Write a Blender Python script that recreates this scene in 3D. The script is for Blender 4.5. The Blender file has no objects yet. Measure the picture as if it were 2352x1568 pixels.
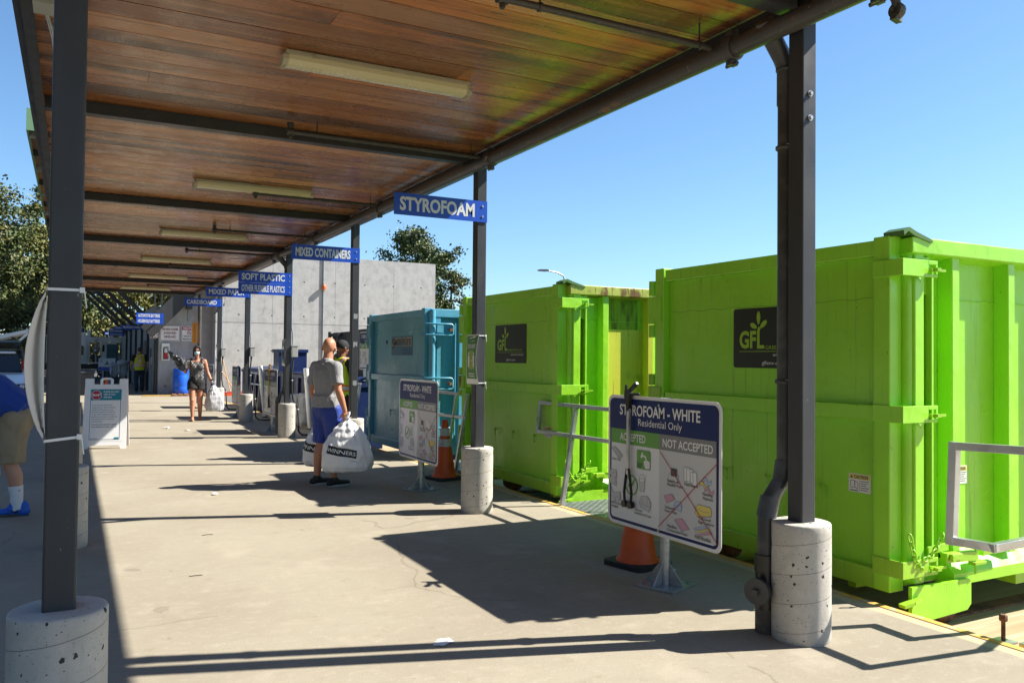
import bpy, bmesh, math, random
from mathutils import Vector, Matrix, noise
R=math.radians
sc=bpy.context.scene
COL=sc.collection
# ---------------- camera
cam=bpy.data.cameras.new("camera"); cam.sensor_width=36; cam.lens=1900.07/2352*36; cam.clip_start=.05; cam.clip_end=2000
co=bpy.data.objects.new("camera",cam); COL.objects.link(co); sc.camera=co
yaw,pitch,roll,CH=.4878,.0205,.0095,1.4738
fw=Vector((math.sin(yaw)*math.cos(pitch),math.cos(yaw)*math.cos(pitch),math.sin(pitch)))
r0=Vector((math.cos(yaw),-math.sin(yaw),0)); u0=r0.cross(fw)
rr=r0*math.cos(roll)+u0*math.sin(roll); uu=u0*math.cos(roll)-r0*math.sin(roll)
co.matrix_world=Matrix(((rr.x,uu.x,-fw.x,0),(rr.y,uu.y,-fw.y,0),(rr.z,uu.z,-fw.z,CH),(0,0,0,1)))
# ---------------- world, sun, exposure
SUN=Vector((1.0,-.33,.985)).normalized()
w=bpy.data.worlds.new("World"); sc.world=w; w.use_nodes=True
nt=w.node_tree; bg=nt.nodes["Background"]
sky=nt.nodes.new("ShaderNodeTexSky"); sky.sky_type='NISHITA'; sky.sun_disc=False
sky.sun_elevation=math.asin(SUN.z); sky.sun_rotation=math.atan2(SUN.x,SUN.y)
sky.air_density=1.0; sky.dust_density=.35; sky.ozone_density=3.5; sky.altitude=50
tint=nt.nodes.new("ShaderNodeMix"); tint.data_type='RGBA'; tint.blend_type='MULTIPLY'; tint.inputs[0].default_value=1; tint.inputs[7].default_value=(1.01,1.22,1.34,1)
nt.links.new(sky.outputs[0],tint.inputs[6]); nt.links.new(tint.outputs[2],bg.inputs[0]); bg.inputs[1].default_value=.058
sl=bpy.data.lights.new("sun",'SUN'); sl.energy=5.0; sl.angle=R(.53); sl.color=(1,.945,.84)
so=bpy.data.objects.new("sun",sl); COL.objects.link(so); so.location=SUN*60
so.rotation_euler=SUN.to_track_quat('Z','Y').to_euler()
vs=sc.view_settings; vs.view_transform='Standard'; vs.look='None'; vs.exposure=1.3; vs.gamma=1
sc.cycles.use_denoising=True
sc.cycles.max_bounces=8; sc.cycles.diffuse_bounces=5; sc.cycles.glossy_bounces=4; sc.cycles.transmission_bounces=6
sc.cycles.caustics_reflective=False; sc.cycles.caustics_refractive=False
sc.cycles.sample_clamp_indirect=6

# ---------------- materials
MATS={}
def mat(name,col,rough=.55,metal=0,layers=(),bump=None,coat=0,spec=.5,sheen=0,trans=0,islands=None,coords='world',rvar=0):
    """layers: (noise scale, colour, low, high, detail, (sx,sy,sz)) mixed over the base colour where noise lies between low and high"""
    if name in MATS: return MATS[name]
    m=bpy.data.materials.new(name); m.use_nodes=True; t=m.node_tree; N=t.nodes; L=t.links
    b=N["Principled BSDF"]; b.inputs["Roughness"].default_value=rough; b.inputs["Metallic"].default_value=metal
    b.inputs["Specular IOR Level"].default_value=spec; b.inputs["Coat Weight"].default_value=coat; b.inputs["Coat Roughness"].default_value=.15
    b.inputs["Sheen Weight"].default_value=sheen; b.inputs["Transmission Weight"].default_value=trans
    if coords=='world': src=N.new("ShaderNodeNewGeometry").outputs["Position"]
    else: src=N.new("ShaderNodeTexCoord").outputs["Object"]
    rgb=N.new("ShaderNodeRGB"); rgb.outputs[0].default_value=(*col,1); cur=rgb.outputs[0]
    if islands:
        g=N.new("ShaderNodeNewGeometry"); cr=N.new("ShaderNodeValToRGB"); el=cr.color_ramp.elements
        while len(el)<len(islands): el.new(.5)
        for i,c in enumerate(islands): el[i].position=i/(len(islands)-1); el[i].color=(*c,1)
        L.new(g.outputs["Random Per Island"],cr.inputs[0]); cur=cr.outputs[0]
        ad=N.new("ShaderNodeVectorMath"); ad.operation='MULTIPLY_ADD'; cm=N.new("ShaderNodeCombineXYZ")
        ml=N.new("ShaderNodeMath"); ml.operation='MULTIPLY'; ml.inputs[1].default_value=37; L.new(g.outputs["Random Per Island"],ml.inputs[0])
        for i in range(3): L.new(ml.outputs[0],cm.inputs[i])
        ad.inputs[1].default_value=(1,1,1); L.new(src,ad.inputs[0]); L.new(cm.outputs[0],ad.inputs[2]); src=ad.outputs[0]
    for (s,c,lo,hi,det,st) in layers:
        mp=N.new("ShaderNodeMapping"); mp.inputs["Scale"].default_value=st; L.new(src,mp.inputs[0])
        n=N.new("ShaderNodeTexNoise"); n.inputs["Scale"].default_value=s; n.inputs["Detail"].default_value=det; n.inputs["Roughness"].default_value=.6
        L.new(mp.outputs[0],n.inputs["Vector"])
        mr=N.new("ShaderNodeMapRange"); mr.inputs[1].default_value=lo; mr.inputs[2].default_value=hi; mr.interpolation_type='SMOOTHSTEP'
        L.new(n.outputs[0],mr.inputs[0])
        mx=N.new("ShaderNodeMix"); mx.data_type='RGBA'; a=1.0
        if len(c)==4:
            a=c[3]; mm=N.new("ShaderNodeMath"); mm.operation='MULTIPLY'; mm.inputs[1].default_value=a; L.new(mr.outputs[0],mm.inputs[0]); L.new(mm.outputs[0],mx.inputs[0])
        else: L.new(mr.outputs[0],mx.inputs[0])
        L.new(cur,mx.inputs[6]); mx.inputs[7].default_value=(*c[:3],1); cur=mx.outputs[2]
    L.new(cur,b.inputs["Base Color"])
    if rvar:
        n=N.new("ShaderNodeTexNoise"); n.inputs["Scale"].default_value=5; n.inputs["Detail"].default_value=6; L.new(src,n.inputs["Vector"])
        mr=N.new("ShaderNodeMapRange"); mr.inputs[1].default_value=.3; mr.inputs[2].default_value=.7; mr.inputs[3].default_value=max(.03,rough-rvar); mr.inputs[4].default_value=min(1,rough+rvar)
        L.new(n.outputs[0],mr.inputs[0]); L.new(mr.outputs[0],b.inputs["Roughness"])
    if bump:
        bl=bump if isinstance(bump,list) else [bump]; prev=None
        for (s,st,dist,stv) in bl:
            mp=N.new("ShaderNodeMapping"); mp.inputs["Scale"].default_value=stv; L.new(src,mp.inputs[0])
            n=N.new("ShaderNodeTexNoise"); n.inputs["Scale"].default_value=s; n.inputs["Detail"].default_value=5; L.new(mp.outputs[0],n.inputs["Vector"])
            bp=N.new("ShaderNodeBump"); bp.inputs["Strength"].default_value=st; bp.inputs["Distance"].default_value=dist
            L.new(n.outputs[0],bp.inputs["Height"])
            if prev: L.new(prev,bp.inputs["Normal"])
            prev=bp.outputs[0]
        L.new(prev,b.inputs["Normal"])
    MATS[name]=m; m["cur"]=0
    return m
def tail(m):
    """nodes, links, bsdf, the socket feeding base colour"""
    t=m.node_tree; b=t.nodes["Principled BSDF"]; return t.nodes,t.links,b,b.inputs["Base Color"].links[0].from_socket
I=(1,1,1)
def math_(N,L,op,a,b=None,c=None):
    n=N.new("ShaderNodeMath"); n.operation=op
    for i,v in enumerate((a,b,c)):
        if v is None: continue
        if isinstance(v,(int,float)): n.inputs[i].default_value=v
        else: L.new(v,n.inputs[i])
    return n.outputs[0]
def mixin(N,L,b,cur,fac,col):
    mx=N.new("ShaderNodeMix"); mx.data_type='RGBA'; L.new(fac,mx.inputs[0]); L.new(cur,mx.inputs[6]); mx.inputs[7].default_value=(*col,1)
    L.new(mx.outputs[2],b.inputs["Base Color"]); return mx.outputs[2]
# platform concrete: warm, speckled, worn, with fine wandering cracks
M_FLOOR=mat("platform_concrete",(.30,.27,.208),.85,layers=[(.55,(.25,.215,.165),.35,.7,6,I),(4.5,(.22,.19,.145,.35),.52,.74,7,(.6,1.3,1)),(16,(.38,.34,.27,.35),.52,.70,6,(.8,1.2,1)),(2.2,(.36,.32,.255,.7),.5,.72,6,I),(.9,(.20,.17,.125,.55),.58,.74,5,(1,.35,1)),(7,(.235,.195,.145,.5),.6,.72,4,I),(45,(.17,.145,.11,.7),.66,.72,3,I),(130,(.19,.16,.12,.6),.55,.7,2,I),(75,(.5,.46,.39,.6),.66,.72,2,I),(.35,(.22,.19,.145,.6),.55,.68,7,I),(14,(.15,.13,.10,.5),.70,.74,3,(1,1,1))],bump=[(160,.25,.004,I),(6,.12,.01,I)],spec=.3)
N,L,b,cur=tail(M_FLOOR)
g=N.new("ShaderNodeNewGeometry"); nz=N.new("ShaderNodeTexNoise"); nz.inputs["Scale"].default_value=1.6; nz.inputs["Detail"].default_value=6
L.new(g.outputs["Position"],nz.inputs["Vector"])
va=N.new("ShaderNodeVectorMath"); va.operation='MULTIPLY_ADD'; va.inputs[1].default_value=(.55,.55,0); L.new(nz.outputs["Color"],va.inputs[0]); L.new(g.outputs["Position"],va.inputs[2])
vo=N.new("ShaderNodeTexVoronoi"); vo.feature='DISTANCE_TO_EDGE'; vo.inputs["Scale"].default_value=.33; L.new(va.outputs[0],vo.inputs["Vector"])
ck=math_(N,L,'LESS_THAN',vo.outputs["Distance"],.0028)
n2=N.new("ShaderNodeTexNoise"); n2.inputs["Scale"].default_value=.6; L.new(g.outputs["Position"],n2.inputs["Vector"])
ck=math_(N,L,'MULTIPLY',ck,math_(N,L,'GREATER_THAN',n2.outputs[0],.53)); ck=math_(N,L,'MULTIPLY',ck,.35)
cur=mixin(N,L,b,cur,ck,(.12,.095,.065))
# dark drip spots
vo=N.new("ShaderNodeTexVoronoi"); vo.inputs["Scale"].default_value=1.7; L.new(va.outputs[0],vo.inputs["Vector"])
sp=math_(N,L,'MULTIPLY',math_(N,L,'LESS_THAN',vo.outputs["Distance"],.075),math_(N,L,'GREATER_THAN',n2.outputs[0],.5)); sp=math_(N,L,'MULTIPLY',sp,.38)
cur=mixin(N,L,b,cur,sp,(.13,.11,.085))
# cast concrete of the piers: spiral form seams and air holes
def concrete(name,col,seam=False,holes=(9,.09),grid=False):
    m=mat(name,col,.85,layers=[(3,tuple(c*.8 for c in col),.4,.7,6,I),(14,tuple(min(1,c*1.2) for c in col)+(.6,),.5,.75,5,I),(5,tuple(c*.5 for c in col)+(.55,),.60,.74,6,(1.6,1.6,.35)),(.8,tuple(c*.72 for c in col)+(.6,),.5,.75,5,(3,3,.4)),(90,tuple(c*.6 for c in col)+(.4,),.58,.72,2,I)],bump=[(60,.2,.004,I),(9,.1,.01,I)],spec=.3,coords='object' if seam else 'world')
    N,L,b,cur=tail(m)
    tc=N.new("ShaderNodeTexCoord"); src=tc.outputs["Object"] if seam else N.new("ShaderNodeNewGeometry").outputs["Position"]
    if seam:
        oi=N.new("ShaderNodeObjectInfo"); cm=N.new("ShaderNodeVectorMath"); cm.operation='MULTIPLY_ADD'; cm.inputs[1].default_value=(9,9,9); L.new(oi.outputs["Location"],cm.inputs[0]); L.new(src,cm.inputs[2])
        hsrc=cm.outputs[0]
    else: hsrc=src
    hs=None
    for s,th in (holes,(holes[0]*3.2,holes[1]*.9)):
        vo=N.new("ShaderNodeTexVoronoi"); vo.inputs["Scale"].default_value=s; dn=N.new("ShaderNodeTexNoise"); dn.inputs["Scale"].default_value=s*2.5; L.new(hsrc,dn.inputs["Vector"]); dm=N.new("ShaderNodeVectorMath"); dm.operation='MULTIPLY_ADD'; dm.inputs[1].default_value=(.5/s,)*3; L.new(dn.outputs["Color"],dm.inputs[0]); L.new(hsrc,dm.inputs[2]); L.new(dm.outputs[0],vo.inputs["Vector"])
        wn=N.new("ShaderNodeSeparateColor"); L.new(vo.outputs["Color"],wn.inputs[0])
        h=math_(N,L,'LESS_THAN',vo.outputs["Distance"],math_(N,L,'MULTIPLY',wn.outputs[0],th*1.6))
        h=math_(N,L,'MULTIPLY',h,math_(N,L,'GREATER_THAN',wn.outputs[1],.35))
        hs=h if hs is None else math_(N,L,'MAXIMUM',hs,h)
    sx=N.new("ShaderNodeSeparateXYZ"); L.new(src,sx.inputs[0])
    if seam:
        an=math_(N,L,'ARCTAN2',sx.outputs[1],sx.outputs[0]); an=math_(N,L,'MULTIPLY',an,-.152/(2*math.pi))
        fr=math_(N,L,'FRACT',math_(N,L,'DIVIDE',math_(N,L,'ADD',math_(N,L,'ADD',sx.outputs[2],an),.03),.152))
        se=math_(N,L,'LESS_THAN',fr,.02); hs=math_(N,L,'MAXIMUM',hs,math_(N,L,'MULTIPLY',se,.55))
    if grid:
        for ax,per,wd in ((0,2.44,.006),):
            fr=math_(N,L,'FRACT',math_(N,L,'DIVIDE',math_(N,L,'ADD',sx.outputs[ax],grid[0]),per)); hs=math_(N,L,'MAXIMUM',hs,math_(N,L,'MULTIPLY',math_(N,L,'LESS_THAN',fr,wd),.5))
        fx=math_(N,L,'SUBTRACT',math_(N,L,'FRACT',math_(N,L,'DIVIDE',sx.outputs[0],1.22)),.5); fz=math_(N,L,'SUBTRACT',math_(N,L,'FRACT',math_(N,L,'DIVIDE',math_(N,L,'ADD',sx.outputs[2],.35),1.35)),.5)
        fx=math_(N,L,'MULTIPLY',fx,1.22); fz=math_(N,L,'MULTIPLY',fz,1.35)
        rr=math_(N,L,'SQRT',math_(N,L,'ADD',math_(N,L,'MULTIPLY',fx,fx),math_(N,L,'MULTIPLY',fz,fz)))
        hs=math_(N,L,'MAXIMUM',hs,math_(N,L,'MULTIPLY',math_(N,L,'LESS_THAN',rr,.035),.8))
    mixin(N,L,b,cur,hs,tuple(c*.10 for c in col))
    bp=N.new("ShaderNodeBump"); bp.inputs["Strength"].default_value=.7; bp.inputs["Distance"].default_value=.006; bp.invert=True
    L.new(hs,bp.inputs["Height"]); prev=b.inputs["Normal"].links[0].from_socket; L.new(prev,bp.inputs["Normal"]); L.new(bp.outputs[0],b.inputs["Normal"])
    return m
M_PIER=concrete("pier_concrete",(.48,.455,.41),seam=True,holes=(24,.15))
M_WALL=concrete("formed_concrete",(.40,.405,.41),holes=(5,.02),grid=(.6,))
M_STEEL=mat("grey_painted_steel",(.038,.040,.045),.42,spec=.35,layers=[(5,(.048,.050,.056),.45,.7,5,(1,1,.3)),(70,(.3,.3,.3,.5),.72,.76,3,(1,1,.5))],bump=(220,.06,.002,I),rvar=.08)
M_PIPE=mat("sprinkler_pipe_paint",(.055,.053,.052),.42,layers=[(6,(.22,.10,.03,.8),.6,.68,6,(1,.5,1)),(3,(.05,.05,.05),.45,.65,4,I),(40,(.5,.46,.42,.8),.69,.73,2,(.35,2.2,.35))],bump=(90,.1,.002,I))
M_DARK=mat("dark_cast_iron",(.045,.043,.042),.5,layers=[(20,(.08,.07,.06),.5,.7,4,I)])
WOODS=[(.34,.105,.026),(.52,.195,.055),(.17,.052,.015),(.66,.30,.11),(.42,.13,.033),(.36,.15,.06),(.22,.08,.026),(.60,.22,.055)]
M_WOOD=mat("varnished_cedar_boards",(.3,.15,.06),.30,layers=[(2.2,(.56,.28,.12,.6),.48,.75,6,(.5,14,1)),(3.2,(.09,.036,.015,.9),.48,.70,8,(.35,22,1)),(1.1,(.065,.042,.032,.88),.49,.67,7,(.35,2.6,1)),(.8,(.40,.24,.14,.35),.55,.72,5,(.5,2,1)),(4.5,(.06,.025,.012,.85),.66,.72,3,(.6,3,1)),(9,(.40,.19,.08,.45),.56,.72,4,(8,1,1))],bump=[(60,.12,.003,(1,14,1)),(25,.08,.004,(7,1,1))],islands=WOODS,rvar=.12,spec=.5)
M_LENS=mat("yellowed_acrylic_lens",(.62,.57,.36),.25,layers=[(14,(.42,.36,.2,.6),.55,.7,4,(.3,1,1))],coat=.3)
M_LAMPBODY=mat("weathered_lamp_housing",(.42,.39,.29),.5,layers=[(18,(.16,.14,.1,.7),.56,.7,5,(.5,1,1))])
M_BLUE=mat("sign_blue",(.004,.060,.46),.35,bump=(400,.03,.001,I))
M_NAVY=mat("sign_navy",(.004,.016,.115),.4,spec=.35)
M_WHITE=mat("sign_white",(.78,.78,.78),.4)
M_LETTER=mat("reflective_letter_grey",(.62,.64,.66),.3)
M_GREENS=mat("sign_green",(.13,.36,.06),.35)
M_GREYS=mat("sign_grey",(.22,.22,.23),.4)
M_INK=mat("print_dark",(.06,.06,.065),.5)
M_LINE=mat("print_line_grey",(.28,.29,.30),.5)
M_RED=mat("print_red",(.45,.02,.02),.45)
M_PINK=mat("print_pink",(.62,.32,.42),.5)
M_YEL=mat("print_yellow",(.75,.62,.15),.5)
M_LBLUE=mat("print_pale_blue",(.42,.55,.75),.5)
M_LGREY=mat("print_pale_grey",(.60,.60,.61),.5)
M_TEAL=mat("print_teal",(.01,.20,.27),.45)
M_BLACK=mat("black_plastic",(.012,.012,.013),.35)
M_RUBBER=mat("black_rubber",(.02,.02,.02),.75,layers=[(12,(.07,.065,.06,.6),.5,.75,4,I)])
M_GALV=mat("galvanised_steel",(.42,.44,.46),.38,.75,layers=[(18,(.3,.32,.34),.4,.65,4,I),(9,(.55,.57,.6,.6),.55,.7,3,I)],bump=(120,.05,.002,I))
M_ALU=mat("mill_aluminium_tube",(.55,.56,.57),.34,.8,layers=[(8,(.42,.43,.44),.45,.7,5,(1,1,1)),(30,(.25,.24,.22,.5),.66,.74,3,I)],rvar=.1)
M_RUST=mat("rusty_steel",(.20,.09,.04),.85,layers=[(9,(.07,.035,.025),.45,.65,6,I),(30,(.36,.17,.06,.7),.55,.7,4,I)],bump=(60,.2,.004,I))
def paint(name,col,dirt,rust=.0):
    d=tuple(c*.55 for c in col); l=tuple(min(1,c*1.12+.012) for c in col)
    lay=[(.9,d+(.22,),.45,.75,6,I),(3,l+(.5,),.5,.75,5,I),(5,dirt+(.4,),.58,.76,6,(4,4,.22)),(11,dirt+(.3,),.62,.74,5,(5,5,.16)),(24,(.05,.045,.03,.5),.70,.76,3,(1,1,.6))]
    if rust: lay+=[(4,(.15,.062,.012,.95),.72-rust*.3,.76-rust*.22,7,(1,1,.5)),(9,(.15,.055,.015,.9),.72-rust*.24,.75-rust*.2,6,(3,3,.3))]
    return mat(name,col,.34,layers=lay,bump=[(300,.07,.002,I),(1.1,.6,.07,I),(3.5,.22,.012,I)],rvar=.08,coat=.08)
M_LIME=paint("lime_green_paint",(.31,.70,.035),(.10,.16,.03))
M_LIMED=paint("dirty_lime_green_paint",(.31,.66,.035),(.16,.16,.04),.12)
M_LIMEG=paint("grimy_lime_green_paint",(.29,.56,.03),(.13,.10,.035),.22)
M_LIMER=paint("rust_stained_lime_rail",(.40,.45,.07),(.26,.16,.04),.55)
M_STAIN=mat("water_stained_green_panel",(.52,.50,.045),.5,layers=[(2.5,(.40,.5,.03),.45,.75,6,(6,6,.35)),(7,(.28,.16,.03,.8),.58,.68,7,(5,5,.22)),(2,(.10,.20,.02,.6),.58,.74,4,(1,1,1))],bump=(1.2,.3,.05,I))
M_MOLD=mat("mildewed_green_panel",(.24,.36,.03),.9,spec=.1,layers=[(5,(.07,.10,.025),.38,.66,7,(3,3,.6))])
M_CYAN=paint("faded_blue_paint",(.095,.33,.45),(.06,.12,.14),.08)
M_TEALP=mat("teal_cabinet_paint",(.03,.09,.10),.5)
M_NAVYP=mat("navy_bin_paint",(.008,.022,.10),.4,layers=[(3,(.02,.035,.09),.45,.7,5,I)],bump=(2,.2,.03,I))
M_SLATE=mat("slate_compactor_paint",(.035,.037,.05),.5,layers=[(2,(.055,.055,.065),.45,.7,5,I)])
M_YPAINT=mat("worn_yellow_line_paint",(.55,.33,.05),.75,layers=[(9,(.42,.36,.26),.52,.62,6,I),(40,(.33,.27,.19,.7),.55,.66,4,I)])
M_YPALE=mat("faded_yellow_band",(.44,.37,.22),.85,layers=[(7,(.37,.31,.225),.42,.62,6,I),(90,(.22,.18,.13,.5),.55,.7,2,I)],bump=(160,.2,.004,I))
M_PIT=mat("pit_floor_concrete",(.40,.31,.18),.85,layers=[(1.5,(.30,.22,.12),.4,.7,7,(.25,3,1)),(6,(.46,.40,.29,.7),.5,.7,6,(.2,4,1)),(2.2,(.40,.17,.05,.5),.6,.75,5,(.3,1,1)),(60,(.2,.15,.09,.4),.55,.7,3,I)],bump=(30,.2,.006,(.3,5,1)))
M_ASPH=mat("asphalt",(.075,.075,.078),.9,layers=[(.6,(.10,.10,.10),.4,.7,5,I),(120,(.15,.15,.15,.5),.55,.7,2,I)],bump=(150,.3,.004,I))
M_FIELD=mat("far_ground",(.12,.13,.07),.95,layers=[(.05,(.16,.15,.10),.4,.7,5,I)])
M_ORANGE=mat("cone_orange_plastic",(.62,.085,.012),.5,layers=[(5,(.48,.06,.01),.45,.7,4,I),(25,(.2,.05,.02,.6),.66,.74,4,I)])
M_REFL=mat("scuffed_reflective_collar",(.48,.48,.47),.35,layers=[(12,(.10,.10,.10,.85),.56,.68,6,I)])
M_PVC=mat("grey_pvc_pipe",(.042,.043,.046),.38,layers=[(6,(.08,.08,.083),.45,.7,4,I)])
M_WPVC=mat("white_pvc_pipe",(.72,.70,.64),.45,layers=[(4,(.5,.44,.34,.6),.58,.75,5,(1,1,.5))])
M_BAGW=mat("white_plastic_film",(.76,.76,.78),.30,spec=.6,coat=.1,bump=[(16,.35,.02,(1,1,.5)),(5,.4,.05,(2,2,.5))])
M_BAGG=mat("grey_translucent_bag",(.50,.50,.51),.3,bump=[(14,.5,.02,I)],layers=[(6,(.36,.36,.38),.45,.65,4,I)])
M_CLEAR=mat("clear_plastic_film",(.55,.6,.66),.2,trans=.35,bump=[(9,.6,.05,I)])
M_WPLAST=mat("white_sign_plastic",(.80,.80,.80),.45,layers=[(8,(.66,.65,.62,.5),.6,.75,5,I)])
M_PAPER=mat("white_paper",(.80,.80,.80),.6)
M_TIE=mat("white_nylon_tie",(.75,.76,.77),.35)
M_BOXG=mat("grey_junction_box_paint",(.34,.35,.33),.45)
M_BARREL=mat("blue_barrel_plastic",(.006,.10,.62),.38)
M_TIMBER=mat("pale_pallet_timber",(.42,.22,.10),.8,layers=[(6,(.28,.14,.06),.45,.7,5,(1,8,1))])
M_HANDLE=mat("broom_handle_wood",(.48,.27,.10),.5)
M_TOTE=mat("dirty_white_tote_fabric",(.62,.61,.58),.8,layers=[(5,(.4,.38,.33,.6),.5,.72,5,I)],bump=(20,.4,.02,I))
M_LGRN=mat("green_fascia_metal",(.14,.26,.14),.5)
M_GLASS=mat("dark_glass",(.015,.018,.02),.12,spec=.3)
M_CARW=mat("white_car_paint",(.78,.78,.78),.22,coat=.6)
M_CARD=mat("dark_car_paint",(.012,.013,.016),.22,coat=.6)
M_TRUCKW=mat("white_truck_paint",(.78,.78,.77),.35,layers=[(3,(.6,.59,.56,.5),.55,.75,5,I)])
M_YELST=mat("yellow_safety_paint",(.70,.42,.02),.5)
M_LAMP=mat("headlamp_lens",(.55,.57,.6),.1,.4)
M_AMBER=mat("orange_signal_lens",(.75,.12,.01),.3)
# people
M_SKIN=mat("tanned_skin",(.47,.21,.125),.5,layers=[(9,(.40,.165,.10,.6),.5,.75,4,I)],spec=.4,coords='object')
M_SKIN2=mat("pale_skin",(.52,.27,.18),.5,spec=.4)
M_SKIN3=mat("brown_skin",(.20,.085,.05),.5,spec=.4)
M_TEE=mat("heather_grey_knit",(.22,.22,.23),.9,layers=[(160,(.30,.30,.31),.45,.65,2,(1,1,.4))],bump=[(26,.6,.014,(1,1,.35)),(9,.5,.03,(1.5,1.5,.5))],sheen=.2)
M_SHORTB=mat("royal_blue_mesh_shorts",(.008,.035,.26),.6,bump=[(12,.7,.03,(2,2,.35))],sheen=.1)
M_SHOEK=mat("black_mesh_shoe",(.018,.018,.02),.6,bump=(200,.3,.002,I))
M_SOLE=mat("pale_shoe_sole",(.45,.46,.48),.6)
M_POLO=mat("royal_blue_polo_knit",(.007,.045,.27),.85,bump=[(8,.6,.03,(1,1,1))],sheen=.15)
M_KHAKI=mat("khaki_cotton",(.30,.235,.145),.85,layers=[(5,(.23,.175,.105),.45,.7,4,I)],bump=[(9,.7,.03,I)])
M_SOCK=mat("white_sock_knit",(.72,.72,.73),.9,bump=(60,.3,.004,(4,4,1)))
M_SHOEB=mat("bright_blue_shoe",(.008,.10,.52),.5)
M_HIVIS=mat("hi_vis_yellow_mesh",(.52,.72,.02),.7,bump=[(10,.5,.02,I)])
M_HIO=mat("hi_vis_orange_tape",(.85,.16,.02),.6)
M_SILV=mat("silver_reflective_tape",(.55,.56,.57),.35,.2)
M_KSHIRT=mat("black_cotton",(.014,.014,.016),.85,bump=[(11,.6,.02,I)])
M_JEANS=mat("dark_denim",(.028,.042,.075),.85,layers=[(7,(.06,.085,.13),.5,.72,4,I)],bump=[(9,.6,.02,I)])
M_HAIR=mat("dark_brown_hair",(.014,.009,.007),.45,bump=(60,.5,.006,(4,4,.4)))
M_MASK=mat("pale_blue_face_mask",(.50,.66,.72),.7)
M_GLOVE=mat("blue_nitrile_glove",(.012,.05,.36),.4)
M_DOTS=mat("black_fabric",(.013,.013,.014),.85)
M_TOP=mat("polka_dot_fabric",(.013,.013,.014),.85,coords='object')
N,L,b,cur=tail(M_TOP)
tc=N.new("ShaderNodeTexCoord"); sx=N.new("ShaderNodeSeparateXYZ"); L.new(tc.outputs["Object"],sx.inputs[0])
row=math_(N,L,'DIVIDE',sx.outputs[2],.040); odd=math_(N,L,'MULTIPLY',math_(N,L,'MODULO',math_(N,L,'FLOOR',row),2.0),.5)
ang=math_(N,L,'DIVIDE',sx.outputs[0],.056)
fx=math_(N,L,'SUBTRACT',math_(N,L,'FRACT',math_(N,L,'ADD',ang,odd)),.5); fz=math_(N,L,'MULTIPLY',math_(N,L,'SUBTRACT',math_(N,L,'FRACT',row),.5),.72)
dd=math_(N,L,'ADD',math_(N,L,'MULTIPLY',fx,fx),math_(N,L,'MULTIPLY',fz,fz))
mixin(N,L,b,cur,math_(N,L,'LESS_THAN',dd,.034),(.6,.6,.58))
M_SEQ=mat("black_sequin_film",(.02,.02,.02),.3,layers=[(60,(.7,.7,.7),.60,.64,2,I)],bump=(60,.8,.02,I))
M_LEAF1=mat("leaf_green",(.045,.075,.018),.55,layers=[(.5,(.075,.10,.025),.45,.6,3,I)],spec=.4)
M_LEAF2=mat("leaf_olive",(.10,.105,.025),.55,spec=.4)
M_LEAF3=mat("leaf_yellow_green",(.19,.17,.035),.55,spec=.4)
M_BARK=mat("bark",(.08,.06,.045),.9,bump=(12,.6,.03,(3,3,.5)))
M_LITTER=mat("white_litter",(.8,.8,.8),.7)
M_STICK=mat("brown_twig",(.06,.04,.025),.9)
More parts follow.
